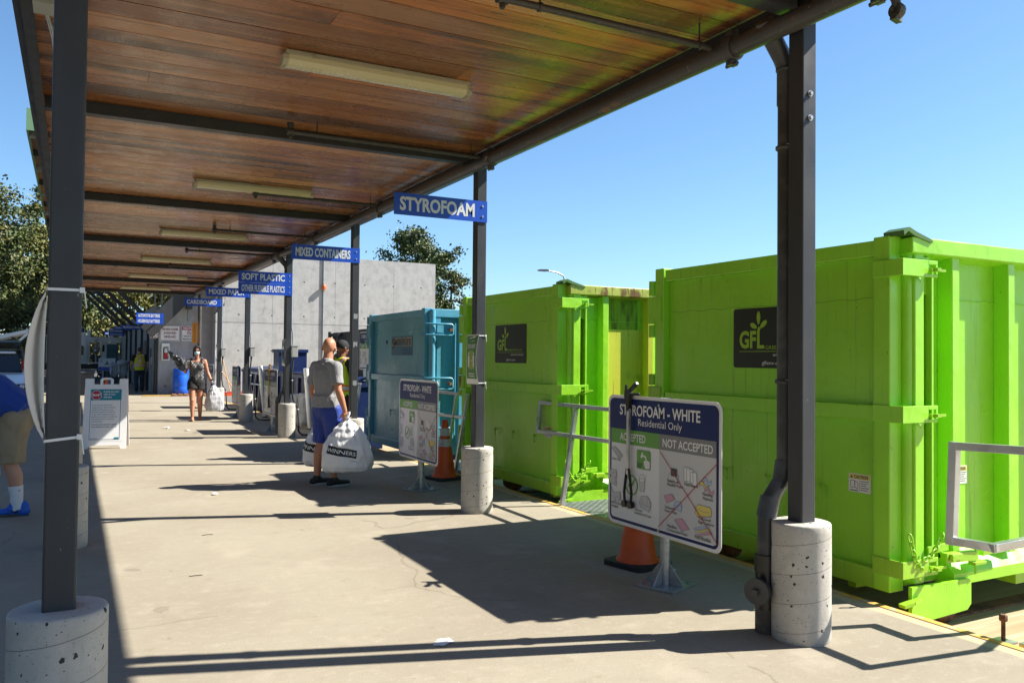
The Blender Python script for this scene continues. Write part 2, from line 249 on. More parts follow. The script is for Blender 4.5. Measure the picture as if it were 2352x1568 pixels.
# ---------------- mesh builder and object helpers
class MB:
    def __init__(s): s.v=[];s.f=[];s.m=[];s.s=[]
    def add(s,vs,fs,m=0,sm=False):
        o=len(s.v); s.v+=[tuple(v) for v in vs]
        for f in fs: s.f.append([o+i for i in f]); s.m.append(m); s.s.append(sm)
        return s
    def bx(s,x0,x1,y0,y1,z0,z1,m=0,xf=None):
        vs=[(x,y,z) for z in(z0,z1) for y in(y0,y1) for x in(x0,x1)]
        if xf: vs=[xf(*v) for v in vs]
        return s.add(vs,[(0,2,3,1),(4,5,7,6),(0,1,5,4),(2,6,7,3),(0,4,6,2),(1,3,7,5)],m)
    def bar(s,a,b,w,h=None,m=0,up=(0,0,1),ext=0):
        a=Vector(a);b=Vector(b);d=(b-a).normalized();a=a-d*ext;b=b+d*ext;h=h or w;u=Vector(up)
        if abs(d.dot(u))>.98: u=Vector((0,1,0))
        x=d.cross(u).normalized();z=x.cross(d)
        vs=[p+x*(i*w/2)+z*(j*h/2) for p in(a,b) for i,j in((-1,-1),(1,-1),(1,1),(-1,1))]
        return s.add(vs,[(3,2,1,0),(4,5,6,7),(0,1,5,4),(1,2,6,5),(2,3,7,6),(3,0,4,7)],m)
    def tube(s,pts,r,seg=12,m=0,caps=True,closed=False,flat=1):
        pts=[Vector(p) for p in pts];n=len(pts);rs=r if isinstance(r,(list,tuple)) else [r]*n
        vs=[];pu=None
        for i,p in enumerate(pts):
            if closed: d=(pts[(i+1)%n]-pts[i-1])
            else: d=(pts[min(i+1,n-1)]-pts[max(i-1,0)])
            d.normalize()
            if pu is None:
                u=Vector((0,0,1)) if abs(d.z)<.9 else Vector((1,0,0)); pu=(u-d*u.dot(d)).normalized()
            else: pu=(pu-d*pu.dot(d)).normalized()
            q=d.cross(pu)
            for k in range(seg):
                a=2*math.pi*k/seg; vs.append(p+pu*(math.cos(a)*rs[i])+q*(math.sin(a)*rs[i]*flat))
        fs=[]
        for i in range(n if closed else n-1):
            for k in range(seg):
                j=(i+1)%n; fs.append((i*seg+k,i*seg+(k+1)%seg,j*seg+(k+1)%seg,j*seg+k))
        s.add(vs,fs,m,True)
        if caps and not closed:
            s.add(vs[:seg],[tuple(range(seg))[::-1]],m); s.add(vs[-seg:],[tuple(range(seg))],m)
        return s
    def lathe(s,prof,c=(0,0,0),seg=24,m=0,sm=True,ax='z',caps=True):
        def P(r,z,a):
            if ax=='z': return (c[0]+r*math.cos(a),c[1]+r*math.sin(a),c[2]+z)
            if ax=='x': return (c[0]+z,c[1]+r*math.cos(a),c[2]+r*math.sin(a))
            return (c[0]+r*math.cos(a),c[1]-z,c[2]+r*math.sin(a))
        vs=[P(r,z,2*math.pi*k/seg) for r,z in prof for k in range(seg)]
        fs=[(i*seg+k,i*seg+(k+1)%seg,(i+1)*seg+(k+1)%seg,(i+1)*seg+k) for i in range(len(prof)-1) for k in range(seg)]
        s.add(vs,fs,m,sm)
        if caps:
            s.add(vs[:seg],[tuple(range(seg))[::-1]],m); s.add(vs[-seg:],[tuple(range(seg))],m)
        return s
    def cyl(s,c,r,h,seg=24,m=0,ax='z',sm=True): return s.lathe([(r,0),(r,h)],c,seg,m,sm,ax)
    def prism(s,poly,xf,d0,d1,m=0,ms=None):
        """poly in (u,v); xf(u,v,d) gives the point; d0..d1 the thickness"""
        n=len(poly);a=[xf(u,v,d0) for u,v in poly];b=[xf(u,v,d1) for u,v in poly]
        s.add(b,[tuple(range(n))],m); s.add(a,[tuple(range(n))[::-1]],m)
        s.add(a+b,[(i,(i+1)%n,n+(i+1)%n,n+i) for i in range(n)],m if ms is None else ms)
        return s
    def flat(s,poly,xf,d,m=0): return s.add([xf(u,v,d) for u,v in poly],[tuple(range(len(poly)))],m)
    def rect(s,u0,u1,v0,v1,xf,d,m=0): return s.flat([(u0,v0),(u1,v0),(u1,v1),(u0,v1)],xf,d,m)
    def line(s,pts,w,xf,d,m=0,closed=False):
        n=len(pts)
        for i in range(n if closed else n-1):
            (x0,y0),(x1,y1)=pts[i],pts[(i+1)%n]; l=math.hypot(x1-x0,y1-y0) or 1; nx,ny=-(y1-y0)/l*w/2,(x1-x0)/l*w/2; ex,ey=0,0
            s.add([xf(x0-nx-ex,y0-ny-ey,d),xf(x1-nx+ex,y1-ny+ey,d),xf(x1+nx+ex,y1+ny+ey,d),xf(x0+nx-ex,y0+ny-ey,d)],[(0,1,2,3)],m)
        return s
    def text(s,body,xf,u,v,w=None,h=None,d=0,m=0,bold=.0,al='C',rot=0):
        vs,fs,(x0,x1,y0,y1)=glyphs(body,bold)
        W,H=x1-x0,y1-y0
        sy=(h/H) if h else (w/W); sx=(w/W) if w else sy
        ox={'C':(x0+x1)/2,'L':x0,'R':x1}[al]; cr,sr=math.cos(rot),math.sin(rot)
        def Q(x,y):
            a,c=(x-ox)*sx,(y-(y0+y1)/2)*sy
            return xf(u+a*cr-c*sr,v+a*sr+c*cr,d)
        return s.add([Q(x,y) for x,y in vs],fs,m)
    def build(s,name,mats,parent=None,loc=None,bevel=0,weld=False):
        me=bpy.data.meshes.new(name); me.from_pydata(s.v,[],s.f)
        for q in (mats if isinstance(mats,(list,tuple)) else [mats]): me.materials.append(q)
        me.polygons.foreach_set("material_index",s.m); me.polygons.foreach_set("use_smooth",s.s); me.update()
        o=bpy.data.objects.new(name,me); COL.objects.link(o)
        if parent: o.parent=parent
        if loc is not None: o.location=loc
        if bevel:
            b=o.modifiers.new("bevel",'BEVEL'); b.width=bevel; b.segments=2; b.limit_method='ANGLE'; b.angle_limit=R(50)
        return o
GL={}
def glyphs(body,bold):
    k=(body,bold)
    if k not in GL:
        c=bpy.data.curves.new("text",'FONT'); c.body=body; c.offset=bold; c.resolution_u=3; c.align_x='LEFT'; c.space_line=1.0
        o=bpy.data.objects.new("text",c); me=o.to_mesh()
        vs=[(v.co.x,v.co.y) for v in me.vertices]; fs=[]
        for p in me.polygons: fs.append(tuple(p.vertices))
        # faces to point towards +d: counter-clockwise
        xs=[p[0] for p in vs];ys=[p[1] for p in vs]
        o.to_mesh_clear(); bpy.data.objects.remove(o); bpy.data.curves.remove(c)
        GL[k]=(vs,fs,(min(xs),max(xs),min(ys),max(ys)))
    return GL[k]
def thing(name,label,cat,loc=(0,0,0),rz=0,group=None):
    o=bpy.data.objects.new(name,None); COL.objects.link(o); o.empty_display_size=.2
    o.location=loc; o.rotation_euler=(0,0,rz); o["label"]=label; o["category"]=cat
    if group: o["group"]=group
    return o
def tag(o,label,cat,group=None):
    o["label"]=label; o["category"]=cat
    if group: o["group"]=group
    return o
def struct(o): o["kind"]="structure"; return o
def dup(root,loc,rz=None,label=None):
    r=root.copy(); COL.objects.link(r); r.location=loc
    if rz is not None: r.rotation_euler=(0,0,rz)
    if label: r["label"]=label
    for ch in list(root.children):
        c=ch.copy(); COL.objects.link(c); c.parent=r
        for g in list(ch.children):
            d=g.copy(); COL.objects.link(d); d.parent=c
    return r
def rrect(w,h,r,u=0,v=0,n=6):
    out=[]
    for cx,cy,a0 in ((w/2-r,h/2-r,0),(-w/2+r,h/2-r,90),(-w/2+r,-h/2+r,180),(w/2-r,-h/2+r,270)):
        for i in range(n+1):
            a=R(a0+90*i/n); out.append((u+cx+r*math.cos(a),v+cy+r*math.sin(a)))
    return out
def circle(r,u=0,v=0,n=24,sx=1): return [(u+sx*r*math.cos(2*math.pi*i/n),v+r*math.sin(2*math.pi*i/n)) for i in range(n)]
def XFm(p): # faces -X: u runs to -Y
    return lambda u,v,d: (p[0]-d,p[1]-u,p[2]+v)
def XFf(p): # faces -Y: u runs to +X
    return lambda u,v,d: (p[0]+u,p[1]-d,p[2]+v)
Y1,SP,XR,XL,PH,PR=3.2,4.0176,3.4621,-.0261,.6188,.1525
def Yk(k): return Y1+(k-1)*SP

# ---------------- figures: overlapping limbs fused into one surface
def capsule(mb,a,b,ra,rb,seg=14,flat=False,ax=1.0,side=None):
    a=Vector(a);b=Vector(b);d=b-a;l=d.length or 1e-6;d=d/l
    if side is not None: u=Vector(side); u=(u-d*u.dot(d)).normalized()
    else:
        u=Vector((1,0,0)) if abs(d.x)<.9 else Vector((0,1,0)); u=(u-d*u.dot(d)).normalized()
    q=d.cross(u); rings=[]
    if flat: st=[(0,ra),(l,rb)]
    else:
        st=[(-ra*math.cos(t),ra*math.sin(t)) for t in (R(8),R(35),R(62))]+[(0,ra),(l,rb)]+[(l+rb*math.sin(t),rb*math.cos(t)) for t in (R(28),R(55),R(82))]
    vs=[a+d*h+u*(math.cos(2*math.pi*k/seg)*r)+q*(math.sin(2*math.pi*k/seg)*r*ax) for h,r in st for k in range(seg)]
    n=len(st); fs=[(i*seg+k,i*seg+(k+1)%seg,(i+1)*seg+(k+1)%seg,(i+1)*seg+k) for i in range(n-1) for k in range(seg)]
    fs+=[tuple(range(seg))[::-1],tuple((n-1)*seg+k for k in range(seg))]
    mb.add(vs,fs)
def ellip(mb,c,r,rot=None,seg=16):
    c=Vector(c);vs=[];n=10
    for i in range(1,n):
        t=math.pi*i/n
        for k in range(seg):
            a=2*math.pi*k/seg; p=Vector((r[0]*math.sin(t)*math.cos(a),r[1]*math.sin(t)*math.sin(a),r[2]*math.cos(t)))
            if rot: p=rot@p
            vs.append(c+p)
    m=len(vs); t=Vector((0,0,r[2])); t=rot@t if rot else t; vs+=[c+t,c-t]
    fs=[((i)*seg+(k+1)%seg,i*seg+k,(i+1)*seg+k,(i+1)*seg+(k+1)%seg) for i in range(n-2) for k in range(seg)]
    fs+=[(m,k,(k+1)%seg) for k in range(seg)]+[(m+1,(n-2)*seg+(k+1)%seg,(n-2)*seg+k) for k in range(seg)]
    mb.add(vs,fs)
def fuse(name,prims,voxel,mats,parent,fn=None,smooth=3,warp=None,fac=.5):
    mb=MB()
    for p in prims:
        k=p[0]
        if k=='c': capsule(mb,*p[1:5],**(p[5] if len(p)>5 else {}))
        elif k=='k': capsule(mb,*p[1:5],flat=True,**(p[5] if len(p)>5 else {}))
        else: ellip(mb,*p[1:])
    tmp=mb.build("tmp",[],None)
    bm=bmesh.new(); bm.from_mesh(tmp.data); bmesh.ops.recalc_face_normals(bm,faces=bm.faces); bm.to_mesh(tmp.data); bm.free()
    rm=tmp.modifiers.new("r",'REMESH'); rm.mode='VOXEL'; rm.voxel_size=voxel; rm.use_smooth_shade=True
    if smooth:
        s=tmp.modifiers.new("s",'SMOOTH'); s.iterations=smooth; s.factor=fac
    dg=bpy.context.evaluated_depsgraph_get(); dg.update()
    me=bpy.data.meshes.new_from_object(tmp.evaluated_get(dg)); old=tmp.data
    bpy.data.objects.remove(tmp); bpy.data.meshes.remove(old)
    me.name=name; me.materials.clear()
    for q in mats: me.materials.append(q)
    if warp:
        for v in me.vertices: v.co=warp(v.co)
    me.polygons.foreach_set("use_smooth",[True]*len(me.polygons))
    me.polygons.foreach_set("material_index",[fn(p.center) if fn else 0 for p in me.polygons])
    o=bpy.data.objects.new(name,me); COL.objects.link(o); o.parent=parent
    return o
def folds(amp,sc_,stretch=(1,1,.4),seed=0):
    def f(c):
        p=Vector((c.x*stretch[0]*sc_+seed,c.y*stretch[1]*sc_,c.z*stretch[2]*sc_))
        n=noise.noise_vector(p)+noise.noise_vector(p*2.1)*.5
        return c+n*amp
    return f
def hand(w,d,nrm,curl=1.0,s=1.0,thumb=1):
    """w wrist, d direction of the fingers, nrm palm normal, thumb +1/-1 which side; fingers curl towards nrm"""
    w=Vector(w);d=Vector(d).normalized();n=Vector(nrm);n=(n-d*n.dot(d)).normalized();x=d.cross(n)*thumb
    P=[('c',w,w+d*.035*s,.026*s,.028*s,{'ax':.7,'side':x}),('c',w+d*.03*s-x*.012*s,w+d*.085*s-x*.020*s,.022*s,.019*s,{'ax':.75,'side':x}),('c',w+d*.03*s+x*.012*s,w+d*.088*s+x*.018*s,.022*s,.019*s,{'ax':.75,'side':x})]
    for off,ln in ((.031,.066),(.0105,.076),(-.0105,.070),(-.031,.054)):
        b=w+d*.09*s+x*off*s; a1=.35*curl; a2=1.2*curl
        d1=d*math.cos(a1)+n*math.sin(a1); d2=d*math.cos(a2)+n*math.sin(a2); d3=d*math.cos(a2+.9*curl)+n*math.sin(a2+.9*curl)
        k1=b+d1*ln*.48*s;k2=k1+d2*ln*.34*s;k3=k2+d3*ln*.22*s
        P+=[('c',b-d*.02*s,k1,.0098*s,.0092*s,{'seg':10}),('c',k1,k2,.0092*s,.0086*s,{'seg':10}),('c',k2,k3,.0086*s,.0078*s,{'seg':10})]
    t0=w+d*.025*s+x*.022*s; t1=t0+(d*.7+x*.6+n*.35*curl).normalized()*.045*s; t2=t1+(d*.85+n*.6*curl+x*.05).normalized()*.032*s
    P+=[('c',t0,t1,.014*s,.0115*s,{'seg':10}),('c',t1,t2,.0112*s,.0095*s,{'seg':10})]
    return P
def foot_shoe(a,fd,L=.28,s=1.0):
    """a ankle, fd toe direction (horizontal)"""
    a=Vector(a);f=Vector(fd).normalized(); g=Vector((a.x,a.y,0))
    return [('c',g-f*.055*s+Vector((0,0,.045)),g+f*.04*s+Vector((0,0,.05)),.040*s,.043*s),('c',g+f*.03*s+Vector((0,0,.045)),g+f*(L-.115)*s+Vector((0,0,.034)),.044*s,.034*s,{'side':f.cross(Vector((0,0,1))),'ax':.8}),
            ('c',g+Vector((0,0,.05)),g+Vector((0,0,.09)),.045*s,.043*s)]
def sole(a,fd,L=.28,s=1.0,h=.022):
    a=Vector(a);f=Vector(fd).normalized();r=f.cross(Vector((0,0,1)));mb=MB()
    pts=[]
    for t in range(24):
        an=2*math.pi*t/24; c,si=math.cos(an),math.sin(an)
        wd=.046+.006*c-.004*(c<-.3)
        p=Vector((a.x,a.y,0))+f*((L/2-.08)+c*L/2)*s+r*si*wd*s; pts.append((p.x,p.y))
    mb.prism(pts,lambda u,v,d:(u,v,d),.001,h)
    return mb
def head(c,s=1.0,f=(0,1,0),up=(0,0,1),nose=True,ears=True):
    c=Vector(c);f=Vector(f).normalized();up=Vector(up);up=(up-f*up.dot(f)).normalized();x=f.cross(up)
    rot=Matrix((x,f,up)).transposed()
    def T(p): return c+rot@(Vector(p)*s)
    P=[('e',T((0,-.012,.028)),(.076*s,.094*s,.094*s),rot),('e',T((0,.012,-.028)),(.064*s,.078*s,.086*s),rot),('e',T((0,.034,-.066)),(.045*s,.046*s,.044*s),rot),
       ('e',T((0,.078,.012)),(.05*s,.018*s,.014*s),rot),('e',T((.036,.058,-.03)),(.026*s,.026*s,.024*s),rot),('e',T((-.036,.058,-.03)),(.026*s,.026*s,.024*s),rot)]
    if nose: P+=[('c',T((0,.088,.0)),T((0,.104,-.03)),.009*s,.014*s),('e',T((0,.086,-.058)),(.025*s,.010*s,.006*s),rot),('e',T((0,.085,-.068)),(.021*s,.010*s,.006*s),rot)]
    if ears:
        for k in(-1,1): P+=[('e',T((k*.078,-.012,-.012)),(.010*s,.020*s,.033*s),rot@Matrix.Rotation(k*.35,3,'Z')),('e',T((k*.080,-.004,-.036)),(.008*s,.010*s,.011*s),rot)]
    return P,T,rot
random.seed(4)
# ================= setting
XE=4.37
mb=MB(); mb.bx(-14,XE-.14,-8,46,-.3,0); struct(mb.build("platform",M_FLOOR))
mb=MB(); mb.bx(XE-.14,XE-.05,-8,31.6,-.3,0,0); struct(mb.build("platform_edge",M_YPALE))
mb=MB(); mb.bx(XE-.05,XE,-8,31.6,-.3,.004,0); struct(mb.build("edge_line",M_YPAINT))
mb=MB(); mb.bx(XE,40,-10,32.1,-.6,-.25); struct(mb.build("pit_floor",M_PIT))
mb=MB(); mb.bx(-60,70,46,130,-.5,-.02); mb.bx(-60,-14,-30,46,-.5,-.02); struct(mb.build("road",M_ASPH))
mb=MB(); mb.add([(-900,-300,-.62),(900,-300,-.62),(900,1500,-.62),(-900,1500,-.62)],[(0,1,2,3)]); struct(mb.build("ground",M_FIELD))
mb=MB(); mb.bx(2.2,4.3,32.0,32.12,.002,.05); o=mb.build("edge_line",M_YPAINT); struct(o)
mb=MB(); mb.bx(-1.0,2.4,47,47.18,-.018,.01); struct(mb.build("edge_line",M_YPAINT))
# steel rails laid in the pit, running under the containers
for y in (3.62,5.3,7.7,9.4):
    mb=MB(); mb.bx(XE+.3,13,y-.06,y+.06,-.249,-.236); struct(mb.build("pit_rail",M_RUST))

# ================= canopy
CZ=3.437
can=thing("canopy","long flat canopy roof with a ceiling of varnished orange cedar boards on dark steel beams","canopy",(0,0,0))
mb=MB(); y=-2.0; rnd=random.Random(8)
while y<27.55:
    wdt=.235; x=-.34+0; 
    cuts=[-.28]+sorted([rnd.uniform(.2,3.0)] if rnd.random()<.45 else [])+[3.70]
    dz=rnd.uniform(0,.0022)
    for a,b_ in zip(cuts,cuts[1:]): mb.bx(a+.0012,b_-.0012,y+.0038,y+wdt-.0038,CZ+dz,CZ+.022)
    y+=wdt
mb.build("ceiling_boards",M_WOOD,can)
mb=MB(); mb.bx(-.284,3.705,-2.02,27.6,CZ+.022,CZ+.10); mb.build("roof_deck",M_STEEL,can)
for k in range(1,8):
    y=Yk(k); mb=MB(); x1=XR-.09; x0=-.22
    mb.bx(x0,x1,y-.05,y+.05,CZ-.012,CZ-.003); mb.bx(x0,x1,y-.05,y+.05,CZ-.097,CZ-.087); mb.bx(x0,x1,y-.05,y-.044,CZ-.087,CZ-.012); mb.bx(x0,x1,y+.044,y+.05,CZ-.087,CZ-.012); mb.build("beam",M_STEEL,can,bevel=.003)
mb=MB(); mb.bx(-.33,-.285,-2.02,27.6,CZ-.03,CZ+.14); mb.bx(-.285,-.222,-2.02,27.6,CZ-.085,CZ-.078); mb.bx(-.285,-.278,-2.02,27.6,CZ-.078,CZ-.003); mb.build("edge_channel",M_STEEL,can)
mb=MB(); mb.bx(XR-.06,XR-.05,-2.0,27.6,CZ-.075,CZ-.004); mb.bx(XR-.05,XR+.05,-2.0,27.6,CZ-.075,CZ-.066); mb.build("edge_channel",M_STEEL,can)
mb=MB(); mb.bx(3.706,3.76,-2.02,27.6,CZ+.0,CZ+.055); mb.build("roof_trim",M_STEEL,can)
# posts and piers
def post(name,x,y,label,grp,h=CZ-.085,r=None):
    mb=MB(); s=.0508
    pts=rrect(2*s,2*s,.008,n=3); mb.prism(pts,lambda u,v,d:(u,v,d),0,h-PH)
    o=mb.build("post",M_STEEL); o.name=name; o.location=(x,y,PH+.001); return tag(o,label,"post",grp)
def pier(x,y,label,grp,seed=0):
    rnd=random.Random(seed); mb=MB(); seg=72
    prof=[(PR-.004,0),(PR,.012),(PR,.05)]+[(PR,PH*i/14) for i in range(2,14)]+[(PR,PH-.010),(PR-.004,PH-.003),(PR-.012,PH),(.06,PH+.001),(.001,PH+.001)]
    vs=[];
    for i,(r,z) in enumerate(prof):
        for k in range(seg):
            a=2*math.pi*k/seg; q=noise.noise(Vector((math.cos(a)*3+seed,math.sin(a)*3,z*5)))*.0022
            if 0<i<len(prof)-3:
                sp=((z-a*.152/(2*math.pi)+.03)/.152)%1; 
                if sp<.06: q-=.002
            if z>PH-.012 and r>PR*.8: q+=noise.noise(Vector((math.cos(a)*9,math.sin(a)*9,seed)))*.003
            vs.append(((r+q)*math.cos(a),(r+q)*math.sin(a),z))
    mb.add(vs,[(i*seg+k,i*seg+(k+1)%seg,(i+1)*seg+(k+1)%seg,(i+1)*seg+k) for i in range(len(prof)-1) for k in range(seg)],0,True)
    o=mb.build("concrete_pier",M_PIER); o.location=(x,y,0); o.rotation_euler=(0,0,0)
    return tag(o,label,"concrete pier",grp)
GP="steel posts along the container side of the canopy"; GL_="steel posts along the driveway side of the canopy"
GC="concrete piers along the container side"; GD="concrete piers along the driveway side"
rl={1:"grey square steel post with a rain downpipe beside it and two bolts near its top",2:"grey square steel post that carries the STYROFOAM overhead sign",3:"grey square steel post with tape scraps, carrying the MIXED CONTAINERS overhead sign",4:"grey square steel post that carries the SOFT PLASTIC overhead sign",5:"grey square steel post that carries the MIXED PAPER overhead sign",6:"grey square steel post that carries the CARDBOARD overhead sign"}
pl={1:"stout round concrete pier beside the black downpipe cleanout, speckled with air holes",2:"round concrete pier under the post of the STYROFOAM overhead sign",3:"round concrete pier hidden behind the grey-shirted man's white bags",4:"round concrete pier under the post of the SOFT PLASTIC overhead sign",5:"round concrete pier under the post of the MIXED PAPER overhead sign",6:"round concrete pier behind the walking woman's grey bag"}
for k in range(1,7):
    post("canopy_post",XR,Yk(k),rl[k],GP); pier(XR,Yk(k),pl[k],GC,k)
ll={1:"large dark grey steel post close to the camera, ringed by two white nylon ties"}
pier(XL,Yk(1),"pitted concrete pier in shade under the closest dark post",GD,21); post("canopy_post",XL,Yk(1),ll[1],GL_)
nm=["","","first pier behind the closest dark post, its right half showing in shade","second pier behind the closest dark post, beside the foot of the A-frame sign","third pier behind the closest dark post, beside the A-frame sign","fourth pier behind the closest dark post, a narrow sliver in view","fifth pier behind the closest dark post, a thin grey sliver"]
for k in range(2,7): pier(XL,Yk(k),"round concrete "+nm[k],GD,20+k)
for k in range(2,8): post("canopy_post",XL,Yk(k),"grey steel post of the driveway row, hidden behind the closest dark post",GL_)
# round pipe post at the far end
mb=MB(); mb.tube([(0,0,0),(0,0,3.36)],.057,16); mb.lathe([(.066,0),(.066,.03)],(0,0,2.62),16); mb.lathe([(.066,0),(.066,.03)],(0,0,1.95),16)
o=mb.build("pipe_post",M_PIPE); o.location=(3.47,27.31,0); tag(o,"round grey pipe post carrying the narrow orange sign at the canopy's far end","post")
o=thing("orange_sign","narrow orange vertical sign seen edge-on, strapped to the round pipe post","sign",(3.36,27.2,1.85)); xf=XFm((0,0,0))
mb=MB(); mb.prism(rrect(.26,.64,.02,0,.32),lambda u,v,d:(u*.42-.05,-u*.9-d,v),0,.006); mb.build("sign_panel",mat("orange_sign_face",(.80,.33,.01),.45),o)
mb=MB()
for q in range(7): mb.text("CAUTION"[q],lambda u,v,d:(u*.42-.05,-u*.9-d,v),0,.56-.08*q,h=.05,d=.008,bold=.02)
mb.build("lettering",M_INK,o)
# nylon ties and bowed poster on the closest post
def tie(x,y,z,label,grp,drop=0):
    o=thing("nylon_tie",label,"cable tie",(x,y,z)); o["group"]=grp
    s=.0545; mb=MB()
    P=[(-s,-s,0),(s,-s,drop),(s,s,drop),(-s,s,0)]
    pts=[]
    for i in range(4):
        a=Vector(P[i]);b_=Vector(P[(i+1)%4]); pts+=[a.lerp(b_,t) for t in(.04,.35,.65,.96)]
    n=len(pts); vs=[];
    for p in pts:
        d=Vector((p.x,p.y,0)).normalized()*.0016
        vs+=[p+Vector((0,0,-.0045)),p+Vector((0,0,.0045)),p+d+Vector((0,0,.0045)),p+d+Vector((0,0,-.0045))]
    mb.add(vs,[(4*i+j,4*i+(j+1)%4,4*((i+1)%n)+(j+1)%4,4*((i+1)%n)+j) for i in range(n) for j in range(4)])
    mb.build("strap",M_TIE,o)
    mb=MB(); mb.bx(s-.012,s+.004,-s-.006,-s+.004,drop-.009,drop+.009); mb.bar((s+.003,-s,drop-.004),(s+.010,-s+.004,drop-.06),.004,.0015); mb.build("ratchet_head",M_TIE,o,bevel=.002); return o
tie(XL,Y1,1.69,"upper white nylon tie round the closest dark post","ties on the closest post"); tie(XL,Y1,1.185,"lower white nylon tie round the closest dark post","ties on the closest post",.012)
def poster(x,y,z0,z1,label,bow=.07,hw=.14,text=True,side=-1):
    o=thing("bowed_poster",label,"poster",(x,y,z0)); h=z1-z0
    def P(u,v,d):
        t=v/h; k=(u/hw+1)/2; b=.006+bow*math.sin(math.pi*min(1,max(0,t)))**.8*(.12+.88*k); return (-.0508-b-d,-u,v)
    n=16; vs=[];fs=[]
    for i in range(n+1):
        for u in (-hw,hw): vs.append(P(u,h*i/n,0))
    nb=len(vs)
    for i in range(n+1):
        for u in (-hw,hw): vs.append(P(u,h*i/n,-.0012))
    fs=[(2*i,2*i+1,2*i+3,2*i+2) for i in range(n)]+[(nb+2*i+1,nb+2*i,nb+2*i+2,nb+2*i+3) for i in range(n)]
    mb=MB(); mb.add(vs,fs,0,True); mb.build("sheet",M_WPLAST,o)
    if text:
        mb=MB()
        def strip(u0,u1,v0,v1,d,m,k=6):
            for i in range(k): mb.add([P(u0,v0+(v1-v0)*i/k,d),P(u1,v0+(v1-v0)*i/k,d),P(u1,v0+(v1-v0)*(i+1)/k,d),P(u0,v0+(v1-v0)*(i+1)/k,d)],[(0,1,2,3)],m)
        strip(-hw+.012,hw-.012,.05,h-.012,.001,0,12); strip(-.075,.075,h*.3,h*.68,.0016,2)
        mb.text("STAY APART",P,0,h*.76,w=hw*1.5,h=.045,d=.0024,m=1,bold=.02)
        for s in(-1,1):
            mb.flat(circle(.014,s*.07,h*.615,12),P,.0024,1); mb.flat([(s*.07-.02,h*.575),(s*.07-.02,h*.44),(s*.07-.013,h*.34),(s*.07+.013,h*.34),(s*.07+.02,h*.44),(s*.07+.02,h*.575)],P,.0024,1)
        mb.rect(-.04,.04,h*.47,h*.48,P,.0024,1)
        for q in range(2): mb.rect(-.07,.07,h*(.2-.05*q),h*(.215-.05*q),P,.0024,1)
        mb.build("print",[mat("poster_green",(.045,.20,.03),.45),M_WHITE,mat("poster_lime",(.24,.38,.03),.45)],o)
    return o
poster(XL,Y1,1.20,1.675,"white sheet bowed out from the driveway side of the closest dark post",text=False,bow=.055,hw=.13)
o=poster(XR,Yk(2),1.225,1.70,"green STAY APART poster tied to the STYROFOAM sign's post",bow=.035)
tie(XR,Yk(2),1.69,"upper white tie holding the poster on the STYROFOAM sign's post","poster ties"); tie(XR,Yk(2),1.235,"lower white tie holding the poster on the STYROFOAM sign's post","poster ties")
poster(XR-.02,Yk(4)-.03,1.30,1.78,"green STAY APART poster tied to the SOFT PLASTIC sign's post",bow=.06)
poster(XR,Yk(6),1.30,1.78,"green STAY APART poster tied to the CARDBOARD sign's post",bow=.06)
# tape scraps
for z in(2.04,1.65,1.11):
    mb=MB(); rnd=random.Random(int(z*100)); zz=[rnd.uniform(-.02,.02) for _ in range(8)]
    mb.prism([(-.04,-.045+zz[0]),(-.015,-.05),(.0,-.03+zz[1]),(.018,-.048),(.036,-.05+zz[2]),(.038,.05),(.01,.042+zz[3]*.5),(-.012,.05),(-.038,.046+zz[4]*.4)],(lambda u,v,d:(u*.75,-d,v*.75)),0,.0012); mb.build("tape_scrap",mat("clear_tape",(.27,.28,.29),.25)).location=(XR+.004,Yk(3)-.0522,z)
    o=bpy.data.objects[-1] if False else None
for i,o in enumerate([q for q in COL.objects if q.name.startswith("tape_scrap")]):
    tag(o,["highest","middle","lowest"][i]+" torn scrap of clear tape on the MIXED CONTAINERS sign's post","tape","tape scraps on a post")
# bolts on the near post
for z in (2.905,2.775):
    mb=MB(); mb.cyl((0,0,0),.017,.006,12,0,'y'); mb.lathe([(.011,.004),(.011,.016)],(0,0,0),6,0,False,'y')
    o=mb.build("bolt",M_GALV); o.location=(XR,Yk(1)-.0515,z); tag(o,("upper" if z>2.85 else "lower")+" hex bolt on the lit face of the post beside the downpipe","bolt","bolts on the downpipe post")

# ceiling lights
def light(y,label,x=1.15,L=1.33):
    o=thing("fluorescent_light",label,"ceiling light",(x,y,CZ-.002),0,"fluorescent tube lights under the ceiling")
    mb=MB(); mb.prism([(-.075,0),(.075,0),(.075,-.03),(-.075,-.03)],lambda u,v,d:(d,u,v),0.02,L-.02); mb.build("housing",M_LAMPBODY,o,bevel=.004)
    mb=MB(); pr=[(.072,-.031),(-.072,-.031),(-.068,-.06),(-.045,-.088),(0,-.094),(.045,-.088),(.068,-.06)]
    mb.prism(pr,lambda u,v,d:(d,u,v),.035,L-.035)
    for q in range(1,40): 
        xx=.035+(L-.07)*q/40; mb.tube([(xx,.068,-.058),(xx,.045,-.0885),(xx,0,-.0945),(xx,-.045,-.0885),(xx,-.068,-.058)],.0016,4,caps=False)
    mb.build("lens",M_LENS,o)
    for e in(0,1):
        mb=MB(); a=.0 if e==0 else L-.036; mb.prism([(u*1.05,v*1.04) for u,v in pr]+[],lambda u,v,d:(d,u,v),a,a+.036); mb.bx(a+.012-.006*e,a+.024,-.03,.03,-.105,-.094); mb.build("end_cap",M_LAMPBODY,o,bevel=.004)
    return o
L0=light(5.38,"closest fluorescent tube light with a yellowed lens, ahead of the first beam")
